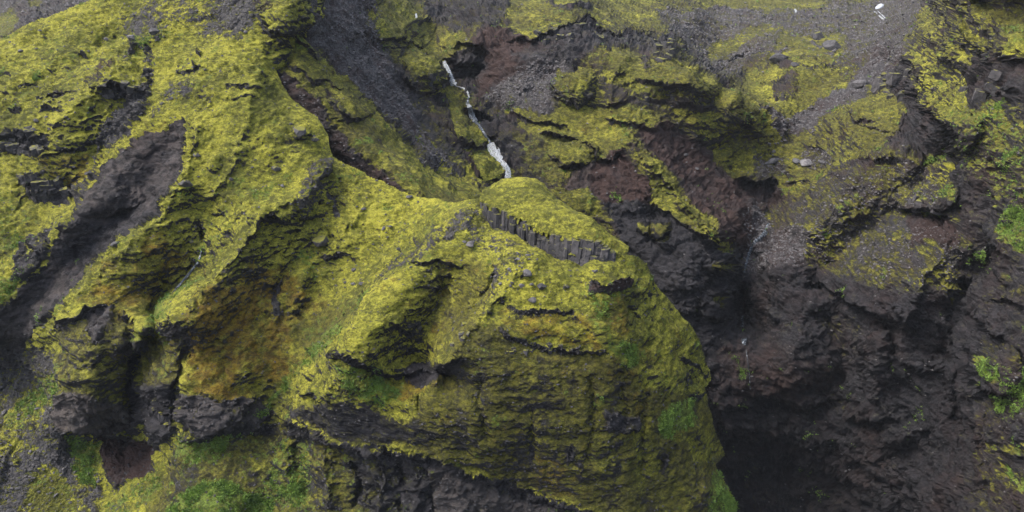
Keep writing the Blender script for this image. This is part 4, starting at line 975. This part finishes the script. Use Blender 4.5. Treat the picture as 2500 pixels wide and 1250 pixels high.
named_rocks = [
 (F,787,588,44,'m',"large round mossy boulder in the middle of the yellow hillside"),
 (F,1325,702,24,'b',"pale grey block on the promontory below the basalt cap"),
 (F,1299,697,15,'b',"small pale stone just left of the big pale block below the cap"),
 (F,1272,699,13,'b',"leftmost small pale stone in the row below the basalt cap"),
 (F,1300,734,20,'b',"flat brown grey slab on the mossy lip of the promontory"),
 (F,1455,662,13,'b',"lone blue grey stone right of the pale block on the promontory"),
 (F,1382,698,16,'m',"low dark stone half sunk in moss at the promontory ledge"),
 (F,1285,668,22,'b',"long grey slab at the top of the rubble streak under the cap"),
 (F,1150,600,22,'b',"grey block in the rubble left of the basalt columns"),
 (F,1134,592,15,'b',"smaller grey stone just left of the block beside the columns"),
 (F,999,482,18,'b',"dark boulder on the saddle crest at the foot of the red gully"),
 (F,955,553,13,'b',"right one of two round grey stones on the mossy saddle slope"),
 (F,938,558,12,'b',"left one of two round grey stones on the mossy saddle slope"),
 (F,973,611,13,'b',"round stone near the dark rubble streak of the promontory"),
 (F,885,511,12,'b',"upright grey stone on yellow moss above the saddle slope"),
 (F,886,692,18,'b',"largest stone of the cluster in the trough beside the promontory"),
 (F,862,694,12,'b',"dark stone left of the largest one in the trough"),
 (F,865,661,14,'b',"upper stone of the cluster in the trough beside the promontory"),
 (F,845,690,10,'b',"leftmost little stone of the cluster in the trough"),
 (F,379,79,26,'b',"flat grey slab on the gravelly brow near the top"),
 (F,325,95,20,'b',"long pale stone left of the flat slab on the brow"),
 (F,261,96,13,'b',"small dark boulder on the upper left mossy slope"),
 (F,307,137,13,'b',"pale stone on top of the mossy mound above the dark crag"),
 (F,545,168,13,'b',"tilted grey stone right of the long dark ledge"),
 (F,599,79,11,'b',"pale stone on the bare brow of the hill"),
 (F,453,450,34,'m',"dark mossy boulder beside the bare gully rim"),
 (F,481,380,20,'m',"small mossy boulder above the larger one by the gully rim"),
 (F,284,597,24,'b',"grey boulder at the lower right rim of the bare gully"),
 (F,466,589,12,'m',"small dark stone left of the narrow black cleft"),
 (F,87,293,11,'b',"small grey stone on the far left moss above the crag"),
 (F,51,124,10,'b',"tiny pale stone on the upper left skyline slope"),
 (F,566,439,11,'b',"grey stone in the middle of the yellow hillside"),
 (F,225,430,12,'b',"round stone in the narrow scree channel at left"),
 (F,300,371,12,'b',"stone in the scree channel above the bare gully"),
 (F,732,326,36,'m',"dark lumpy crag boulder standing out near the ridge crest"),
 (F,768,342,20,'m',"low dark boulder right of the lumpy one near the crest"),
 (F,711,303,11,'b',"pale stone above the lumpy boulder near the crest"),
 (F,674,411,26,'m',"flat mossy boulder on the slope left of the grey streak"),
 (F,689,455,12,'b',"small grey stone under the flat mossy boulder"),
 (B,853,169,14,'m',"moss topped stone alone in the upper scree chute"),
 (B,960,297,30,'m',"mossy boulder at the left edge of the lower scree"),
 (F,433,656,9,'b',"small white stone on the rusty moss left of the cleft"),
 (F,240,1176,12,'b',"grey stone on the green patch of the ravine floor"),
 (F,90,1120,12,'b',"pale stone on gravel at the bottom left"),
 (F,10,1008,14,'b',"pale flat stone at the left edge of the ravine floor"),
 (B,1996,97,40,'m',"flat topped rock knob on the plateau slope upper one"),
 (B,2031,119,48,'b',"broad grey rock knob on the plateau slope lower right"),
 (B,1901,150,42,'b',"grey rock knob at the left of the plateau slope"),
 (B,1942,158,26,'b',"pointed grey rock between the knobs of the plateau slope"),
 (B,2106,211,40,'b',"rock block on the grey scree at the foot of the mountain"),
 (B,1970,392,40,'p',"pale leaning slab right of the stream above the gorge"),
 (B,1943,396,26,'p',"narrow pale slab left of the leaning one above the gorge"),
 (B,1880,394,36,'p',"pale slab in the stream bed above the cave"),
 (B,2010,398,26,'b',"dull grey block right of the pale slabs"),
 (B,1668,385,12,'b',"small stone on the dark red slope of the terraced hill"),
 (B,1700,412,12,'b',"lower small stone on the dark slope of the terraced hill"),
]
MAT_PALE = simple_rock("pale_slab", (0.08, 0.08, 0.085), (0.24, 0.235, 0.24), 1.2)
PALE = [rock_mesh("pale_slab", 80+i, MAT_PALE, 0.6, 2) for i in range(3)]
for S, u, v, px, k, lab in named_rocks:
    o = put_rock("boulder", S, u, v, px, {'m': ROCKS_M, 'b': ROCKS, 'p': PALE}[k], rr)
    tag(o, lab, "boulder")

def scatter_points(S, weight, n, rs, vis=None):
    w = weight.ravel().copy(); w[w < 0] = 0
    d = S['D'].ravel()
    w /= w.sum(); idx = rs.choice(w.size, n, p=w)
    return idx
rs = np.random.default_rng(11)
visF = FS['ins'] & (FS['U'] > -20) & (FS['V'] > -20) & (FS['V'] < 1270)
notF = ~in_poly(BS['U'], BS['V'], F_POLY)
visB = notF & (BS['U'] > -20) & (BS['U'] < 2520) & (BS['V'] > -20) & (BS['V'] < 1270)
def loose(S, vis, region, n, px0, px1, label, group, name="stone"):
    w = (vis & in_poly(S['U'], S['V'], region))*1.0
    idx = scatter_points(S, w, n, rs)
    P = S['P'].reshape(-1, 3); N_ = S['N'].reshape(-1, 3)
    for i in idx:
        p = Vector(P[i]); nn = Vector(N_[i]); s = px_size(p, px0*(px1/px0)**(rs.random()**2.0))*0.5
        o = bpy.data.objects.new(name, CHIPS[rs.integers(5)]); sc.collection.objects.link(o)
        o.location = p+nn*s*0.2; o.scale = (s*rs.uniform(.9, 1.5), s*rs.uniform(.7, 1.1), s*rs.uniform(.6, 1))
        o.rotation_euler = (rs.uniform(-.4, .4), rs.uniform(-.4, .4), rs.uniform(0, 6.3))
        tag(o, label, "stone", group)
loose(B, visB, [(790,0),(900,60),(940,130),(1000,220),(1020,330),(1090,420),(1040,400),(960,320),(860,200),(800,120)], 110, 7, 15, "grey angular stone lying loose in the scree chute between the mossy slopes", "stones in the scree chute")
loose(F, visF, [(1180,570),(1290,590),(1330,620),(1260,690),(1190,730),(1220,650)], 28, 7, 15, "grey stone in the rubble patch under the basalt columns", "rubble stones under the basalt columns")
loose(F, visF, [(0,880),(140,930),(160,1060),(200,1180),(160,1240),(0,1240)], 50, 7, 14, "grey stone lying on the gravel of the ravine floor", "stones on the ravine floor")
loose(B, visB, [(1825,510),(1870,505),(1890,560),(1840,640),(1805,670),(1820,560)], 30, 6, 12, "grey stone in the stream bed of the gorge", "stones in the gorge stream bed")
loose(B, visB, [(1850,262),(1890,262),(1925,300),(1915,380),(1880,440),(1870,360),(1895,320)], 34, 6, 14, "pale stone in the bouldery stream bed above the cave", "stones in the upper stream bed")

def stone_stuff(name, label, S, vis, weight, n, px0, px1, mat):
    """countless gravel-size stones as one real mesh"""
    idx = scatter_points(S, vis*weight, n, rs)
    P = S['P'].reshape(-1, 3)[idx]; N_ = S['N'].reshape(-1, 3)[idx]
    depth = P[:, 1]*cp+P[:, 2]*sp
    s = (px0+(px1-px0)*rs.random(n)**2.5)*depth/FPX*0.5
    base = np.array([(1,0,-.2),(0.2,1,-.3),(-1,.3,-.2),(-.1,-1,-.3),(.3,.2,.8),(-.4,-.1,.65)])
    fc = np.array([(0,1,4),(1,5,4),(1,2,5),(2,3,5),(3,4,5),(3,0,4)])
    a = rs.random(n)*6.283; ca_, sa_ = np.cos(a), np.sin(a)
    Vt = base[None]*(1+rs.uniform(-.3, .3, (n, 6, 3)))*np.stack([s*rs.uniform(.8, 1.5, n), s*rs.uniform(.6, 1, n), s*rs.uniform(.5, 1, n)], -1)[:, None]
    x = Vt[..., 0]*ca_[:, None]-Vt[..., 1]*sa_[:, None]; y = Vt[..., 0]*sa_[:, None]+Vt[..., 1]*ca_[:, None]
    Vt = np.stack([x, y, Vt[..., 2]], -1)+P[:, None]+N_[:, None]*(s*0.15)[:, None, None]
    Fc = fc[None]+(np.arange(n)*6)[:, None, None]
    me = bpy.data.meshes.new(name)
    me.vertices.add(n*6); me.vertices.foreach_set("co", Vt.astype(F32).ravel())
    me.loops.add(n*18); me.polygons.add(n*6)
    me.loops.foreach_set("vertex_index", Fc.astype(np.int32).ravel()); me.polygons.foreach_set("loop_start", np.arange(0, n*18, 3, dtype=np.int32))
    me.update(calc_edges=True); me.materials.append(mat)
    o = bpy.data.objects.new(name, me); sc.collection.objects.link(o)
    tag(o, label, None, None, 'stuff'); return o
barF = (1-sstep(0.25, 0.6, FS['A'][..., 0])); barB = (1-sstep(0.25, 0.6, BS['A'][..., 0]))
stone_stuff("gravel", "countless small grey stones on the near slopes and ravine floor", F, visF, FS['Z']['scree']**1.5*(0.15+barF)*(1-FS['Z']['smooth']*0.5)+0.012, 12000, 2.5, 8, MAT_BOULDER)
stone_stuff("scree", "countless small grey stones covering the far scree slopes", B, visB, sstep(0.3, 0.8, BS['Z']['scree'])*(0.08+barB)+0.01, 14000, 2.2, 8, MAT_BOULDER)

# ------------------------------------------------------------------ low herbs and grass on the fresh green patches
def tufts(name, label, S, vis, weight, n, px0, px1):
    pn = fbm(S['P'].astype(F32), 4.0, 4, gain=0.7, off=55)
    idx = scatter_points(S, vis*weight*sstep(-0.12, 0.15, pn), n, rs)
    P = S['P'].reshape(-1, 3)[idx]; N_ = S['N'].reshape(-1, 3)[idx]; depth = P[:, 1]*cp+P[:, 2]*sp
    L = 5
    s = (px0+(px1-px0)*rs.random((n, L)))*(depth/FPX)[:, None]
    d = rs.normal(size=(n, L, 3)); d[..., 2] = np.abs(d[..., 2])*0.7; d += N_[:, None]*0.9; d /= np.linalg.norm(d, axis=-1, keepdims=True)
    w = np.cross(d, rs.normal(size=(n, L, 3))); w /= np.linalg.norm(w, axis=-1, keepdims=True)
    b0 = P[:, None]+rs.normal(size=(n, L, 3))*(s*0.35)[..., None]
    q = np.stack([b0-w*(s*.12)[..., None], b0+d*(s*.55)[..., None]-w*(s*.3)[..., None], b0+d*s[..., None], b0+d*(s*.55)[..., None]+w*(s*.3)[..., None]], 2)
    m = n*L
    me = bpy.data.meshes.new(name); me.vertices.add(m*4); me.vertices.foreach_set("co", q.astype(F32).ravel())
    me.loops.add(m*4); me.polygons.add(m); me.loops.foreach_set("vertex_index", np.arange(m*4, dtype=np.int32)); me.polygons.foreach_set("loop_start", np.arange(0, m*4, 4, dtype=np.int32))
    me.update(calc_edges=True); me.materials.append(MAT_LEAF)
    o = bpy.data.objects.new(name, me); sc.collection.objects.link(o)
    tag(o, label, None, None, 'stuff'); return o
tufts("herb_cover", "fresh green herbs and grass growing on the near slopes", F, visF, np.clip(FS['Z']['green']-0.3, 0, 1)**1.5, 10000, 2.2, 5)
tufts("grass_cover", "fresh green grass on the ledges of the mountain at right", B, visB, np.clip(BS['Z']['green']-0.3, 0, 1)**1.5, 5000, 2.2, 5)

# ------------------------------------------------------------------ crags made of separate broken blocks
def block_mesh(seed):
    import bmesh
    r = np.random.default_rng(seed)
    bm = bmesh.new(); bmesh.ops.create_cube(bm, size=2.0); bmesh.ops.subdivide_edges(bm, edges=bm.edges[:], cuts=2, use_grid_fill=True)
    sh = r.uniform(-0.3, 0.3, (3, 3))
    for v in bm.verts:
        p = np.array(v.co); p = p+sh@p*0.5; p *= 1-0.13*max(0, np.linalg.norm(p)-1.25)
        p += r.uniform(-0.13, 0.13, 3); v.co = p
    bmesh.ops.triangulate(bm, faces=bm.faces[:])
    me = bpy.data.meshes.new("block"); bm.to_mesh(me); bm.free(); me.materials.append(MAT_CRAG)
    return me
MAT_CRAG = simple_rock("dark_crag_rock", (0.022, 0.021, 0.024), (0.085, 0.080, 0.084), 1.1, 0.8, moss=0.2)
BLOCKS = [block_mesh(100+i) for i in range(6)]
def crag(S, u, v, wpx, hpx, n, label, tall=1.2):
    p0, _ = ground(S, u, v+hpx*0.3)
    root = bpy.data.objects.new("rock_crag", None); sc.collection.objects.link(root); root.location = p0
    tag(root, label, "crag", None)
    for i in range(n):
        uu = u+rr.uniform(-1, 1)*wpx/2; vv_ = v+rr.uniform(-1, 1)*hpx/2
        p, nn = ground(S, uu, vv_); s = px_size(p, rr.uniform(0.14, 0.30)*min(wpx, hpx*1.6))*0.5
        o = bpy.data.objects.new("block", BLOCKS[rr.randrange(6)]); sc.collection.objects.link(o); o.parent = root
        o.location = p-p0-nn*s*0.55; o.scale = (s*rr.uniform(.8, 1.3), s*rr.uniform(.8, 1.2), s*rr.uniform(.8, 1.2)*tall)
        o.rotation_euler = (rr.uniform(-.25, .25), rr.uniform(-.25, .25), rr.uniform(0, 3.1))
for a in [
 (F,55,350,125,46,14,"dark craggy outcrop at the left edge of the mossy hillside"),
 (F,110,462,120,60,14,"dark broken crag below the small moss cushion at far left"),
 (F,295,222,90,38,11,"dark crag under the mossy mound beside the scree channel"),
 (F,135,243,100,20,8,"low dark crag band on the upper left mossy slope"),
 (F,75,210,60,14,6,"small dark crag above the low crag band at upper left"),
 (F,468,168,95,14,7,"narrow dark ledge of rock high on the yellow hillside"),
 (F,765,528,80,16,7,"dark rock ledge under the grey scar on the hillside"),
 (F,1000,805,60,30,6,"dark crag on the inner spur of the promontory"),
 (F,400,1010,60,70,10,"fractured dark rock face inside the wet cleft at lower left"),
 (F,1330,850,230,26,14,"band of dark rock across the top of the olive cliff"),
 (F,1120,810,50,60,8,"dark knob of rock on the rib of the promontory"),
 (B,1068,198,44,44,9,"dark rock knob just left of the upper waterfall"),
 (B,1070,243,70,16,7,"thin rock ledge below the dark knob by the waterfall"),
 (B,1400,82,180,40,14,"dark cliff band at the top of the terraced hill"),
 (B,1630,125,60,50,9,"blunt dark crag at the right end of the cliff band"),
 (B,1665,248,180,22,12,"dark overhang under the big moss shelf of the terraced hill"),
 (B,2190,215,90,70,13,"black jagged crag at the foot of the mountain"),
 (B,2400,215,110,50,12,"dark crag under the bright moss top at the right edge"),
 (B,2270,505,130,40,12,"hanging dark crag above the red hollow at right"),
]: crag(*a)

# ------------------------------------------------------------------ the basalt cap on the promontory
def lerp_line(pts, t):
    L = [0]
    for a, b in zip(pts[:-1], pts[1:]): L.append(L[-1]+math.hypot(b[0]-a[0], b[1]-a[1]))
    s = t*L[-1]
    for i in range(len(pts)-1):
        if s <= L[i+1] or i == len(pts)-2:
            f = (s-L[i])/(L[i+1]-L[i]); return tuple(pts[i][k]+(pts[i+1][k]-pts[i][k])*f for k in range(len(pts[0])))
def cap_rock():
    front = [(1172,486,102.5),(1190,494,101),(1225,506,99.5),(1262,523,98),(1300,545,96.3),(1340,560,94.8),(1385,577,92.8),(1430,578,92),(1465,590,91.6),(1492,612,91.4),(1532,620,92.5)]
    back = [(1172,478,103.5),(1182,460,105.5),(1204,445,107),(1240,433,108),(1282,431,107),(1325,447,105),(1362,482,102.5),(1405,516,100),(1448,540,98),(1490,574,96),(1534,606,94)]
    foot = [(1180,540,101.2),(1205,564,100),(1245,574,98.8),(1290,593,97),(1335,612,95.2),(1370,634,93),(1412,638,91.6),(1450,626,91.2),(1490,628,91),(1532,630,92.3)]
    root = bpy.data.objects.new("basalt_outcrop", None); sc.collection.objects.link(root)
    org = Vector(unproj(1350, 610, 94.0)); root.location = org; O = np.array(org)
    tag(root, "moss topped block of grey basalt columns crowning the promontory", "rock outcrop")
    # moss cap
    nu, nv = 230, 70
    T = np.linspace(0, 1, nu); Fp = np.array([lerp_line(front, t) for t in T]); Bp = np.array([lerp_line(back, t) for t in T])
    fr = unproj(Fp[:, 0], Fp[:, 1], Fp[:, 2]); bk = unproj(Bp[:, 0], Bp[:, 1], Bp[:, 2])
    S_ = np.linspace(-0.10, 1.15, nv)
    G = np.zeros((nv, nu, 3))
    for j, s in enumerate(S_):
        sc_ = min(max(s, 0), 1)
        g = fr*(1-sc_)+bk*sc_+np.array([-0.35, -0.93, 0])*0.25*max(0, 1-sc_*4)*(s >= 0)
        g = g+np.array([0, 0, 1])*(np.sin(np.pi*sc_)*0.75)[..., None] if False else g+np.array([0, 0, 0.9])*math.sin(math.pi*sc_)**0.8*np.sin(np.pi*np.clip(T, .02, .98))[:, None]**0.5
        if s < 0:
            q = -s/0.10
            drop = 0.3+2.6*np.clip(fbm(np.stack([T*26, T*0, T*0+3], -1).astype(F32), 1.0, 3)+0.15, -0.2, 1)
            g = g+np.array([-0.35, -0.93, 0])*(0.25+0.45*math.sin(q*2.0))-np.array([0, 0, 1])*(q*drop)[:, None]
        if s > 1:
            q = (s-1)/0.15; g = g+np.array([0.25, 1.0, 0])*q*1.2-np.array([0, 0, 1])*q*q*4.5
        G[j] = g
    Ps = G.astype(F32)
    a = np.gradient(G, axis=1); b2 = np.gradient(G, axis=0); n = np.cross(a, b2); n /= np.linalg.norm(n, axis=-1, keepdims=True)+1e-9
    n *= np.sign(n[nv//2, nu//2, 2])
    h = fbm(Ps, 3.2, 5, 0.5, 0.5, 1, gain=0.6, off=5)*0.75+fbm(Ps, 1.0, 4, gain=0.65, off=9)*0.30
    G = G+n*h[..., None]
    a = np.gradient(G, axis=1); b2 = np.gradient(G, axis=0); n2 = np.cross(a, b2); n2 /= np.linalg.norm(n2, axis=-1, keepdims=True)+1e-9
    n2 *= np.sign((n2*n).sum(-1, keepdims=True))
    idx = np.arange(nv*nu).reshape(nv, nu); Q = np.stack([idx[:-1, :-1], idx[:-1, 1:], idx[1:, 1:], idx[1:, :-1]], -1).reshape(-1, 4)
    mo = 0.95+fbm(Ps, 2.5, 4, off=3)*0.35
    A = np.stack([mo, mo*0+0.3, mo*0+0.18, mo*0+0.05], -1).reshape(-1, 4); Bc = np.tile([0.1, 0.2, 0.2, 0.0], (nv*nu, 1))
    o = grid_mesh("moss_cap", G.reshape(-1, 3)-O, n2.reshape(-1, 3), Q, A, Bc, MAT_T); o.parent = root
    # core of the block behind the columns
    vs_, fs_ = [], []
    m = 24
    for i in range(m):
        t = i/(m-1); f = lerp_line(front, t); w = lerp_line(foot, t); b = lerp_line(back, t)
        pf = unproj(f[0], f[1], f[2])+np.array([0.15, 0.7, -0.15]); pw = unproj(w[0], w[1], w[2])+np.array([0.15, 0.7, -1.2])
        pb = unproj(b[0], b[1], b[2])+np.array([0, -0.2, -0.3]); pl = pb-np.array([0, 0, 5.0])
        vs_ += [pf, pw, pb, pl]
    for i in range(m-1):
        k = i*4; fs_ += [(k, k+1, k+5, k+4), (k, k+4, k+6, k+2), (k+2, k+6, k+7, k+3)]
    fs_ += [(0, 2, 3, 1), ((m-1)*4, (m-1)*4+1, (m-1)*4+3, (m-1)*4+2)]
    mesh_obj("rock_core", np.array(vs_)-O, fs_, MAT_COL, root, smooth=False)
    # columns
    rc = random.Random(8)
    def column(t, fwd, top, wid, low=0.0):
        f = lerp_line(front, t); w = lerp_line(foot, min(1, max(0, t+rc.uniform(-.016, .016))))
        pt = unproj(f[0], f[1]+2, f[2]); pw = unproj(w[0], w[1], w[2])
        base = pw+np.array([-0.35, -0.8, -0.5])*1.0; out = np.array([-0.35, -0.93, 0])
        head = pt+out*(fwd*0.7); foot_ = pw+out*(fwd)+np.array([0, 0, -0.5])
        head = head*top+foot_*(1-top)
        ns = rc.choice([5, 6, 6, 7]); ph = rc.uniform(0, 6.28); rad = wid*0.5
        lv = 7; vv_, ff = [], []
        ang = [ph+6.283*k/ns+rc.uniform(-.18, .18) for k in range(ns)]
        for j in range(lv+1):
            q = j/lv; c = foot_*(1-q)+head*q
            r = rad*(1+rc.uniform(-.07, .05)); jx, jy = rc.uniform(-.035, .035), rc.uniform(-.035, .035)
            for k in range(ns):
                vv_.append(c+np.array([math.cos(ang[k])*r+jx, math.sin(ang[k])*r+jy, (rc.uniform(-.12, .12) if j == lv else rc.uniform(-.03, .03))]))
        for j in range(lv):
            for k in range(ns):
                k2 = (k+1) % ns; ff.append((j*ns+k, j*ns+k2, (j+1)*ns+k2, (j+1)*ns+k))
        ff.append(tuple(lv*ns+k for k in range(ns)))
        mesh_obj("column", np.array(vv_)-O, ff, MAT_COL, root, smooth=False)
    t = 0.005
    while t < 0.90:
        column(t, rc.uniform(-0.3, 0.35), (rc.uniform(0.92, 1.0) if rc.random() < 0.7 else rc.uniform(0.6, 0.9)), rc.uniform(0.8, 1.45))
        t += rc.uniform(0.012, 0.021)
    t = 0.02
    while t < 0.86:
        column(t, rc.uniform(0.3, 0.8), rc.uniform(0.2, 0.85), rc.uniform(0.6, 1.1))
        t += rc.uniform(0.014, 0.032)
    # mossy hummocks hanging over the right end
cap_rock()

# ------------------------------------------------------------------ water
def fall(S, pts, name, label, cat, mat, lift=1.2, cols=9, kind=None, rows=36, rag=0.35, threads=0.42):
    P = []
    for u, v, w in pts:
        p, n = ground(S, u, v); dep = p[1]*cp+p[2]*sp
        P.append((u, v, dep, w))
    ds = [p[2] for p in P]; near = min(ds) if cat != "stream" else None
    V_, F_ = [], []
    for j in range(rows):
        u, v, d, w = lerp_line(P, j/(rows-1))
        ua, va, _, _ = lerp_line(P, min(1, j/(rows-1)+0.02)); ub, vb, _, _ = lerp_line(P, max(0, j/(rows-1)-0.02))
        dx, dy = ua-ub, va-vb; l = math.hypot(dx, dy); px_, py_ = -dy/l, dx/l
        if px_ < 0: px_, py_ = -px_, -py_
        w = w*(1+rag*float(fbm(np.array([[j*0.35, u*0.1, 0.0]], F32), 1.0, 3)[0]))
        c = float(fbm(np.array([[j*0.25, 7.0, u*0.1]], F32), 1.0, 2)[0])*w*min(rag, 0.3)
        for i in range(cols):
            x = (i/(cols-1)-0.5)*w+c
            bulge = math.cos((i/(cols-1)-0.5)*2.8)*px_size(unproj(u, v, d), w)*0.35+0.12*rr.uniform(-1, 1)
            V_.append(unproj(u+px_*x, v+py_*x, d-lift-bulge))
    for j in range(rows-1):
        for i in range(cols-1):
            k = j*cols+i; F_.append((k, k+1, k+cols+1, k+cols))
    o = mesh_obj(name, V_, F_, mat)
    if mat is MAT_SPRAY and threads:                      # separate white threads in front of the thin veil
        V2, F2 = [], []
        for k in range(max(2, int(max(p[3] for p in P)*threads))):
            off = rr.uniform(-0.46, 0.46); a0 = max(0, rr.uniform(-0.3, 0.6)); a1 = min(1, a0+rr.uniform(0.3, 0.8)); m = 16
            for j in range(m):
                u, v, d, w = lerp_line(P, a0+(a1-a0)*j/(m-1)); e = math.sin(math.pi*(j+0.3)/(m-0.4))
                c = u+off*w+0.06*w*math.sin(j*0.9+k*2.1); hw = (0.3+0.6*rr.random())*e*min(1, 0.25+max(p[3] for p in P)/16)
                V2 += [unproj(c-hw, v, d-lift-0.35), unproj(c, v, d-lift-0.35-hw*d/FPX*1.2), unproj(c+hw, v, d-lift-0.35)]
            b0 = len(V2)-m*3
            for j in range(m-1):
                q = b0+j*3; F2 += [(q, q+1, q+4, q+3), (q+1, q+2, q+5, q+4)]
        mesh_obj("water_threads", V2, F2, MAT_FOAM, o)
    tag(o, label, cat, None, kind)
    return o
fall(B, [(1083,149,7),(1090,164,12),(1097,182,15),(1102,196,15),(1109,208,17)], "waterfall", "tallest upper waterfall plunging beside the dark rock knob", "waterfall", MAT_SPRAY)
fall(B, [(1126,215,6),(1134,218,6),(1142,226,5),(1146,240,3)], "waterfall", "small sideways cascade between the two upper waterfalls", "waterfall", MAT_SPRAY, rows=14)
fall(B, [(1141,250,7),(1146,262,11),(1151,278,14),(1158,297,19)], "waterfall", "middle waterfall dropping in front of a black cave", "waterfall", MAT_SPRAY)
fall(B, [(1197,350,15),(1203,364,27),(1210,380,25),(1221,396,16),(1234,405,13),(1240,418,16),(1239,442,20)], "waterfall", "lowest broad white waterfall just above the basalt cap", "waterfall", MAT_SPRAY, rag=0.6)
fall(B, [(1016,32,4),(1016,37,5),(1017,44,5)], "waterfall", "tiny waterfall far up the ravine near the top edge", "waterfall", MAT_SPRAY, rows=10)
fall(B, [(2134,28,3),(2146,38,3.5),(2158,48,4.5)], "waterfall", "left strand of the distant waterfall pair on the plateau", "waterfall", MAT_SPRAY, rows=14, lift=2, rag=0.1)
fall(B, [(2143,27,2),(2154,37,3),(2164,47,3)], "waterfall", "right strand of the distant waterfall pair on the plateau", "waterfall", MAT_SPRAY, rows=14, lift=2, rag=0.1)
fall(B, [(1938,24,10),(1942,27,8),(1943,31,4)], "waterfall", "small white waterfall at a dark ledge on the far plateau", "waterfall", MAT_SPRAY, rows=10, lift=2)
fall(B, [(1818,838,2.2),(1824,870,1.6),(1829,910,1.3),(1832,950,1)], "waterfall", "thin trickle down the dark red gorge wall", "waterfall", MAT_STREAM, rows=24, lift=0.6, cols=4, threads=0)
def snow():
    V_, F_ = [(0, 0, 0)], []
    m = 22; ctr = ground(B, 2150, 16)[0]; dc = ctr[1]*cp+ctr[2]*sp; ctr = Vector(unproj(2150, 16, dc-2))
    pts = []
    for k in range(m):
        a = 6.283*k/m; r = 1+0.3*math.sin(a*3+1)+rr.uniform(-.12, .12)
        p = Vector(unproj(2150+math.cos(a)*13*r, 16+math.sin(a)*4*r, dc-2-math.sin(a)*6)); pts.append(p)
    V_ = [ctr+Vector((0, -1, 1.3))]+[ctr.lerp(p, .6)+Vector((0, -.8, 1.0)) for p in pts]+[p+Vector((0, -.4, 0.2)) for p in pts]+[p+Vector((0, 0, -1.5)) for p in pts]
    for k in range(m):
        k2 = (k+1) % m
        F_ += [(0, 1+k, 1+k2), (1+k, 1+m+k, 1+m+k2, 1+k2), (1+m+k, 1+2*m+k, 1+2*m+k2, 1+m+k2)]
    m_, nt, N, L, bsdf = new_mat("old_snow"); bsdf.inputs["Base Color"].default_value = (0.42, 0.45, 0.50, 1); bsdf.inputs["Roughness"].default_value = 0.6
    tag(mesh_obj("snow_patch", V_, F_, m_), "white old snow patch above the distant waterfall pair", "snow patch")
snow()
fall(B, [(1108,206,7),(1116,212,5),(1127,216,6)], "stream", "short run of stream below the tallest upper waterfall", "stream", MAT_STREAM, lift=1.3, kind='structure', rows=14)
fall(B, [(1145,238,5),(1142,246,5),(1142,253,7)], "stream", "short run of stream above the middle waterfall", "stream", MAT_STREAM, lift=1.3, kind='structure', rows=12)
fall(B, [(1878,545,7),(1866,572,12),(1845,590,9),(1832,612,8),(1822,640,6),(1816,665,5)], "stream", "narrow pale stream running down the gorge bed", "stream", MAT_STREAM, lift=0.5, kind='structure', rows=40)
fall(B, [(1813,770,7),(1812,800,12),(1816,828,14),(1817,842,8)], "stream", "wet pale streak of water at the foot of the gorge slot", "stream", MAT_STREAM, lift=0.6, kind='structure', rows=20)
fall(B, [(1158,295,8),(1168,305,7),(1182,325,6),(1194,345,8),(1197,354,12)], "stream", "dark stream between the middle and the lowest waterfall", "stream", MAT_STREAM, lift=1.4, kind='structure', rows=20)
fall(F, [(492,612,4),(484,640,5),(462,668,6),(430,705,5),(400,745,4)], "stream", "dark trickle in the narrow cleft of the hillside", "stream", MAT_STREAM, lift=0.15, kind='structure', rows=30, cols=4)

# ------------------------------------------------------------------ damp air between the slopes
_all = np.concatenate([FS['P'].reshape(-1, 3)[::7], BS['P'].reshape(-1, 3)[::7]])
_lo = _all.min(0)-3; _hi = _all.max(0)+3; _lo[1] = -5; _lo[2] = min(_lo[2], -160); _hi[2] = max(_hi[2], 3)
print("bounds", _lo, _hi)
hz = mesh_obj("haze", [(x, y, z_) for x in (_lo[0], _hi[0]) for y in (_lo[1], _hi[1]) for z_ in (_lo[2], _hi[2])],
              [(0, 1, 3, 2), (4, 6, 7, 5), (0, 4, 5, 1), (2, 3, 7, 6), (0, 2, 6, 4), (1, 5, 7, 3)], MAT_FOAM, smooth=False)
hm = bpy.data.materials.new("air"); hm.use_nodes = True; hm.node_tree.nodes.clear()
_o = hm.node_tree.nodes.new("ShaderNodeOutputMaterial"); _v = hm.node_tree.nodes.new("ShaderNodeVolumePrincipled")
_v.inputs["Density"].default_value = HAZE; _v.inputs["Color"].default_value = (0.86, 0.92, 1.0, 1)
hm.node_tree.links.new(_v.outputs[0], _o.inputs["Volume"])
hz.data.materials.clear(); hz.data.materials.append(hm)
tag(hz, "thin damp air paling the far plateau and valley", None, None, 'stuff')
